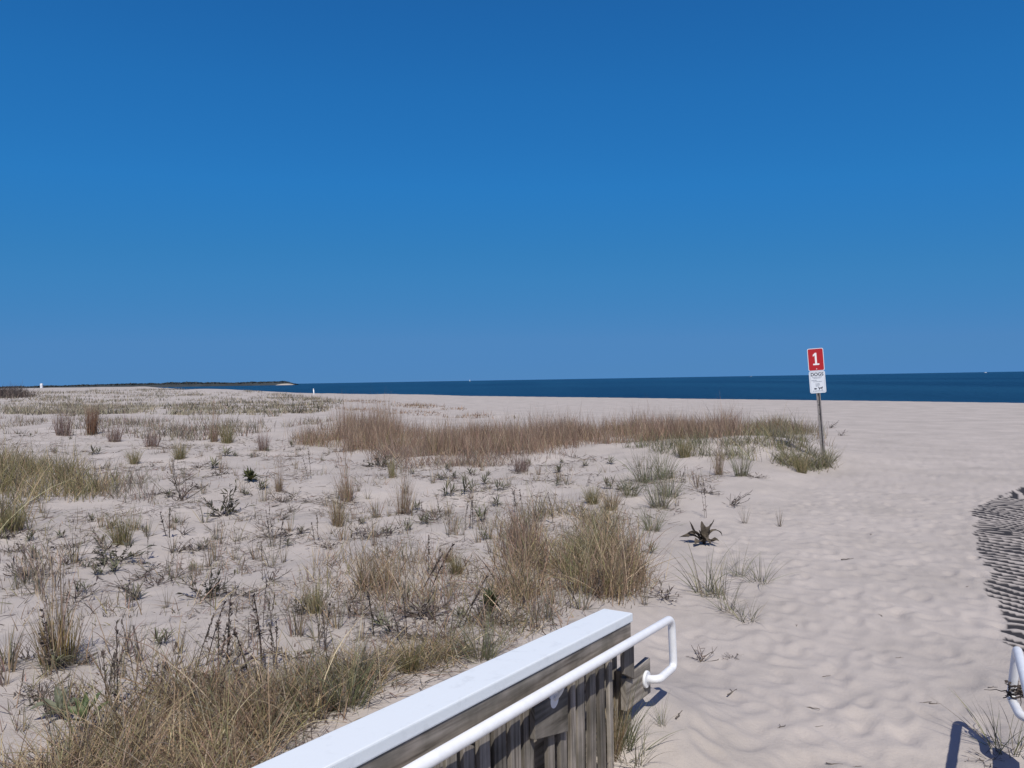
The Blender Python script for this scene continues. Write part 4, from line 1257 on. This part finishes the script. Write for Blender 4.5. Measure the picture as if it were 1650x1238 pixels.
for k, (px, py, lp, rz) in enumerate(TW):
    x, y, z = ground_at(px, py)
    o = link('fallen_twig', twig_meshes[k % 4])
    s = lp * y / FPX
    o.location = (x, y, z); o.rotation_euler = (0, 0, rz); o.scale = (s, s, s * 0.8)
    tag(o, 'small dark twig lying on the trodden sand path', 'twig', 'twigs on the sand path')

# scattered small plants over the open dune sand
DUNE = [(0, 700), (180, 690), (330, 700), (470, 712), (560, 742), (760, 748), (930, 735), (1060, 740), (1180, 760), (1130, 800), (1060, 860), (1040, 960), (960, 985), (800, 1060), (640, 1130), (470, 1220), (250, 1130), (0, 1190)]
X, Y = sample_patch(DUNE, 330, 0.6, 0.45, 21, even=True)
kinds = [('wisp', 165, 0.16, 0.30, 'small wispy grass tuft on the open dune sand', 'wispy tufts scattered on the dune sand'),
         ('sprawl', 62, 0.14, 0.30, 'small dead dark plant flattened on the open dune sand', 'flattened dead plants on the dune sand'),
         ('leafy', 55, 0.12, 0.2, 'small dark leaved rosette on the open dune sand', 'small leafy rosettes on the dune sand'),
         ('stalk', 32, 0.18, 0.4, 'short thin dead weed stalk on the open dune sand', 'dead weed stalks on the dune sand'),
         ('antler', 24, 0.12, 0.24, 'small forked dead branch standing in the dune sand', 'forked dead branches in the dune sand')]
q = 0
for kd, n, h0, h1, lab, grp in kinds:
    for _ in range(n):
        if q < len(X):
            plant(kd, X[q], Y[q], random.uniform(h0, h1), lab, grp, wide=random.uniform(0.9, 1.5))
            q += 1

# ------------------------------------------------------------------ grass masses nobody could count
def mass(name, poly, n, h, hsd, pal, width, label, lean=0.25, leansd=0.18, bend=0.35, seed=0, clump=0.0, freq=1.0, K=4, tuft=10, tuft_r=0.07, az=None, tip=None, even=False):
    rs = np.random.default_rng(seed)
    X, Y = sample_patch(poly, n // tuft, clump, freq, seed, even)
    if even and tuft_r > 0.15: tuft_r = np.repeat(tuft_r * np.clip(Y / 60, 0.5, 1.5), tuft)
    lowf = np.clip(1 + 0.9 * fbm(X * freq * 1.1 + 5, Y * freq * 1.1, seed + 70, 2), 0.45, 1.5)
    X = np.repeat(X, tuft); Y = np.repeat(Y, tuft)
    m = len(X)
    hs_ = np.repeat(np.clip(rs.normal(1, 0.20, m // tuft) * lowf, 0.35, 1.6), tuft)
    X = X + rs.normal(0, 1, m) * tuft_r; Y = Y + rs.normal(0, 1, m) * tuft_r
    Z = terrain(X, Y) - 0.01
    a = rs.uniform(0, 6.28, m) if az is None else az + rs.normal(0, 0.9, m)
    st = Strips()
    st.blades(np.stack([X, Y, Z], -1), a, np.abs(rs.normal(lean, leansd, m)), np.abs(rs.normal(bend, bend * 0.5, m)), np.clip(h * hs_ * rs.normal(1, hsd, m), 0.06, None), width * rs.uniform(0.6, 1.35, m),
              pick(pal, m, rs) * np.repeat(rs.normal(1, 0.12, (m // tuft, 1)), tuft, 0), K, 'blade', rs=rs, tipcol=tip)
    o = link(name, st.mesh(name), MT['grass'])
    return tag(o, label, 'grass', None, 'stuff')

BAND = [(468, 716), (560, 728), (650, 733), (760, 737), (850, 734), (930, 722), (1000, 716), (1130, 708), (1185, 706), (1190, 692), (1100, 690), (980, 693), (850, 698), (700, 702), (600, 702), (480, 703)]
mass('brown_grass', BAND, 21000, 0.42, 0.32, BROWN, 0.0075, 'long band of tall brown dead grass across the dune in front of the beach', 0.24, 0.18, 0.24, 1, 0.55, 0.6, K=3, tuft=14, tuft_r=0.14)
mass('brown_grass', BAND, 6000, 0.30, 0.35, OLIVE + RUST + BROWN[:2], 0.009, 'olive and rust undergrowth low in the brown band', 0.35, 0.2, 0.3, 21, 0.5, 0.5, K=3, tuft=12, tuft_r=0.12)
mass('brown_grass', [(520, 700), (580, 704), (640, 702), (640, 694), (560, 692)], 900, 0.72, 0.2, BROWN, 0.008, 'taller brown stems standing above the left part of the brown band', 0.10, 0.08, 0.08, 2, K=3, tuft=6, tuft_r=0.10)
mass('brown_grass', BAND, 1300, 0.53, 0.2, BROWN + MAUVE[:2], 0.006, 'thin pale plumes rising above the brown band', 0.16, 0.12, 0.25, 31, 0.2, 0.6, K=4, tuft=3, tuft_r=0.12)
mass('brown_grass', [(600, 748), (640, 756), (780, 754), (900, 740), (940, 728), (850, 732), (760, 735), (600, 730)], 2400, 0.26, 0.35, BROWN + GREY[:2] + MAUVE, 0.008, 'ragged low fringe of brown grass along the foot of the brown band', 0.45, 0.25, 0.3, 3, 0.4, 0.8, 3, 8, 0.10)
mass('olive_grass', [(-60, 868), (-60, 752), (30, 756), (110, 764), (160, 785), (185, 803), (140, 814), (90, 810), (50, 806), (30, 832), (0, 872)], 5600, 0.38, 0.34, OLIVE + STRAW[:2] + OLIVE[:1] + GREY[:1], 0.008, 'big olive grass mass at the left picture edge', 0.42, 0.25, 0.45, 4, 0.75, 0.9, tuft=15, tuft_r=0.11)
mass('olive_grass', [(-60, 752), (0, 745), (60, 748), (110, 758), (60, 770), (-60, 775)], 1400, 0.34, 0.3, OLIVE + STRAW[:2] + GREY[:1], 0.009, 'paler back rim of the big olive grass', 0.35, 0.22, 0.4, 24, 0.35, 0.8, tuft=12, tuft_r=0.12)
mass('olive_grass', [(150, 785), (185, 806), (215, 810), (255, 803), (240, 785), (200, 770)], 380, 0.26, 0.3, GREY + MAUVE[:1], 0.008, 'thin greyish grass at the right end of the big olive grass', 0.4, 0.25, 0.3, 5, tuft=8, tuft_r=0.13)
CEN = [(770, 1014), (795, 968), (815, 915), (850, 890), (960, 872), (1000, 888), (1022, 915), (1035, 945), (1000, 958), (930, 970), (870, 992), (820, 1012)]
mass('straw_grass', CEN, 2500, 0.255, 0.42, STRAW + BROWN[:2] + OLIVE[:2], 0.0052, 'large straw coloured grass mass in the centre beside the sand path', 0.44, 0.30, 0.5, 6, 0.95, 1.9, 5, 15, 0.06)
mass('straw_grass', CEN, 2600, 0.17, 0.4, BROWN + STRAW + GREY, 0.005, 'brown matted undergrowth of the large straw mass', 0.85, 0.35, 0.4, 26, 0.3, 1.4, 4, 10, 0.09)
mass('straw_grass', [(800, 850), (850, 832), (960, 818), (1010, 845), (1010, 885), (930, 872), (850, 888), (815, 910)], 1500, 0.19, 0.4, STRAW + GREY + OLIVE, 0.0055, 'low patchy dry grass behind the large straw mass', 0.5, 0.3, 0.45, 32, 0.6, 1.3, 4, 10, 0.08)
mass('straw_grass', [(815, 905), (820, 878), (850, 862), (870, 880), (850, 905)], 420, 0.36, 0.25, BROWN, 0.0052, 'brown stiff stems at the left side of the large straw mass', 0.2, 0.16, 0.2, 27, 0.2, 1.2, 4, 7, 0.07)
mass('straw_grass', [(900, 925), (930, 885), (985, 890), (975, 925), (930, 945)], 650, 0.21, 0.35, OLIVE + GREEN, 0.0055, 'greener grass inside the large straw mass', 0.42, 0.25, 0.5, 7, 0.4, 1.5, tuft=14, tuft_r=0.06)
mass('straw_grass', [(970, 950), (1010, 905), (1040, 935), (1030, 965), (985, 975)], 420, 0.30, 0.3, STRAW + BROWN, 0.005, 'thin tan stems at the right skirt of the large straw mass', 0.5, 0.3, 0.4, 28, 0.1, 1.5, 4, 7, 0.07)
mass('straw_grass', [(-40, 1320), (-40, 1285), (90, 1240), (175, 1190), (235, 1130), (330, 1092), (430, 1098), (460, 1115), (430, 1180), (425, 1238), (380, 1300)], 3700, 0.25, 0.40, STRAW + OLIVE[1:3] + GREY[:1] + BROWN[:1], 0.0042, 'thick straw grass filling the bottom left corner', 0.5, 0.3, 0.6, 8, 0.25, 1.6, tuft=18, tuft_r=0.05, K=6)
mass('straw_grass', [(-40, 1310), (-40, 1270), (100, 1215), (240, 1120), (430, 1090), (470, 1125), (440, 1200), (400, 1300)], 2600, 0.16, 0.4, STRAW + BROWN + GREY, 0.0042, 'matted dry litter under the bottom left straw grass', 1.0, 0.35, 0.4, 29, tuft=10, tuft_r=0.06, K=4)
mass('straw_grass', [(440, 1125), (480, 1085), (560, 1055), (680, 1035), (760, 1015), (830, 992), (860, 1005), (780, 1050), (660, 1095), (560, 1145), (480, 1190)], 1500, 0.19, 0.35, STRAW + GREY + OLIVE[:2], 0.0042, 'low straw grass along the white cap board', 0.6, 0.35, 0.5, 9, 0.5, 2.2, 5, 12, 0.05)
mass('straw_grass', [(440, 1140), (480, 1090), (560, 1060), (680, 1040), (760, 1020), (860, 1000), (800, 1045), (660, 1095), (560, 1150), (470, 1210)], 1900, 0.13, 0.35, BROWN + STRAW + GREY, 0.004, 'brown flattened litter along the white cap board', 1.25, 0.25, 0.3, 30, 0.35, 2.0, 3, 10, 0.08)
mass('straw_grass', [(470, 985), (520, 900), (640, 890), (760, 900), (780, 960), (700, 985), (560, 1000)], 1500, 0.18, 0.4, STRAW + GREY + BROWN, 0.005, 'thin dry grass between the thick straw tussock and the railing', 0.45, 0.3, 0.4, 10, 0.5, 1.6, 4, 9, 0.07)
mass('mound_grass', [(1185, 708), (1200, 690), (1260, 684), (1320, 700), (1325, 720), (1290, 700), (1230, 705)], 2600, 0.36, 0.3, OLIVE + RUST[:2] + GREY, 0.008, 'dark olive grass crowning the mound by the sign', 0.32, 0.2, 0.3, 11, 0.4, 1.0, tuft=14, tuft_r=0.10)
mass('mound_grass', [(1150, 745), (1165, 712), (1240, 706), (1300, 716), (1325, 745), (1270, 742)], 2000, 0.28, 0.35, OLIVE + GREY + GREEN[:2], 0.008, 'loose grey green grass on the mound below its crown', 0.4, 0.25, 0.4, 12, 0.5, 1.4, 4, 11, 0.07)
mass('mound_grass', [(1255, 750), (1262, 738), (1335, 738), (1345, 752), (1310, 760)], 1000, 0.25, 0.35, GREEN + GREY + OLIVE[:3], 0.008, 'green grass hanging over the sand bank at the sign foot', 0.5, 0.25, 0.5, 13, 0.2, 1.2, tuft=12, tuft_r=0.08)
mass('mound_grass', [(1000, 722), (1060, 716), (1180, 712), (1190, 735), (1120, 738), (1050, 728)], 900, 0.26, 0.35, GREEN + GREY, 0.008, 'thin green grey grass between the brown band and the sign mound', 0.4, 0.2, 0.4, 14, 0.5, 1.0, 4, 9, 0.08)

mass('dry_sprigs_grass', DUNE, 7000, 0.10, 0.5, GREY + BROWN + DEAD[:2] + OLIVE[:2], 0.006, 'countless little dry sprigs and tufts dotting the dune sand', 0.5, 0.35, 0.4, 41, 0.7, 0.9, 3, 6, 0.05, even=True)
mass('dry_mat_grass', DUNE, 2700, 0.15, 0.4, DEAD + MAUVE + GREY, 0.007, 'dark matted wrack of dead stems lying in patches on the dune sand', 1.38, 0.12, 0.12, 42, 0.85, 0.55, 2, 24, 0.15, even=True)

def far_plants(name, poly, n, h, pal, w, label, clump, freq, seed, tuft=7, r=0.25, lean=0.35):
    return mass(name, poly, n, h, 0.3, pal, w, label, lean, 0.25, 0.3, seed, clump, freq, 2, tuft, r, even=True)
far_plants('dune_vegetation', [(0, 634), (90, 631), (250, 628), (400, 630), (480, 637), (560, 648), (520, 665), (440, 672), (300, 668), (150, 672), (0, 668)], 16000, 0.26, FAR, 0.045, 'sparse tufts dotting the far pale dune', 0.75, 0.22, 31)
far_plants('dune_vegetation', [(0, 668), (0, 656), (120, 652), (260, 656), (250, 664), (120, 668)], 2400, 0.28, [((0.31, 0.275, 0.19), 3), ((0.35, 0.30, 0.22), 2)], 0.03, 'pale olive strip of grass across the left distance', 0.2, 0.3, 32)
far_plants('dune_vegetation', [(200, 668), (200, 660), (330, 658), (450, 663), (440, 670), (330, 670)], 1300, 0.22, [((0.31, 0.275, 0.19), 3), ((0.35, 0.30, 0.22), 2)], 0.03, 'thin olive strip of grass in front of the far dune', 0.3, 0.3, 33)
far_plants('dune_vegetation', [(0, 700), (0, 672), (150, 676), (330, 676), (480, 680), (560, 676), (640, 690), (470, 712), (330, 712), (180, 704)], 4200, 0.28, FAR + GREY + MAUVE, 0.018, 'sparse grey tufts on the middle distance sand', 0.6, 0.35, 34, 9, 0.14)
far_plants('dune_vegetation', [(520, 644), (600, 646), (700, 654), (760, 662), (690, 660), (600, 652)], 900, 0.16, BROWN, 0.03, 'thin brown streak of grass on the open beach', 0.2, 0.2, 35, 5, 0.3)
far_plants('dune_vegetation', [(500, 655), (620, 660), (760, 668), (900, 674), (760, 675), (600, 667)], 900, 0.14, BROWN, 0.025, 'second thin brown streak of grass nearer the brown band', 0.3, 0.3, 36, 5, 0.25)
far_plants('dark_thicket', [(-60, 642), (-60, 634), (20, 633), (45, 638), (48, 641), (20, 642)], 3000, 0.75, [((0.10, 0.08, 0.07), 3), ((0.13, 0.10, 0.085), 2)], 0.05, 'dark brown thicket at the left edge below the horizon', 0.0, 1.0, 37, 12, 0.3, 0.4)

# dark plant crumbs and bits of dead stem strewn over the dune sand
def litter():
    rs = np.random.default_rng(77)
    X1, Y1 = sample_patch(DUNE, 8000, 0.8, 0.9, 61, even=True)
    n = len(X1)
    Z = terrain(X1, Y1) + 0.006
    st = Strips()
    sc_ = np.clip(Y1 / 9.0, 0.6, 2.0)
    st.blades(np.stack([X1, Y1, Z], -1), rs.uniform(0, 6.28, n), rs.uniform(1.2, 1.58, n), rs.normal(0, 0.1, n), rs.uniform(0.03, 0.16, n) * np.sqrt(sc_), rs.uniform(0.004, 0.010, n) * sc_, pick(DEAD + GREY[:2] + MAUVE[:1], n, rs), 2, 'stem', rs=rs)
    o = link('plant_debris', st.mesh('plant_debris'), MT['grass'])
    tag(o, 'dark bits of dead stem strewn over the dune sand', 'debris', None, 'stuff')
litter()
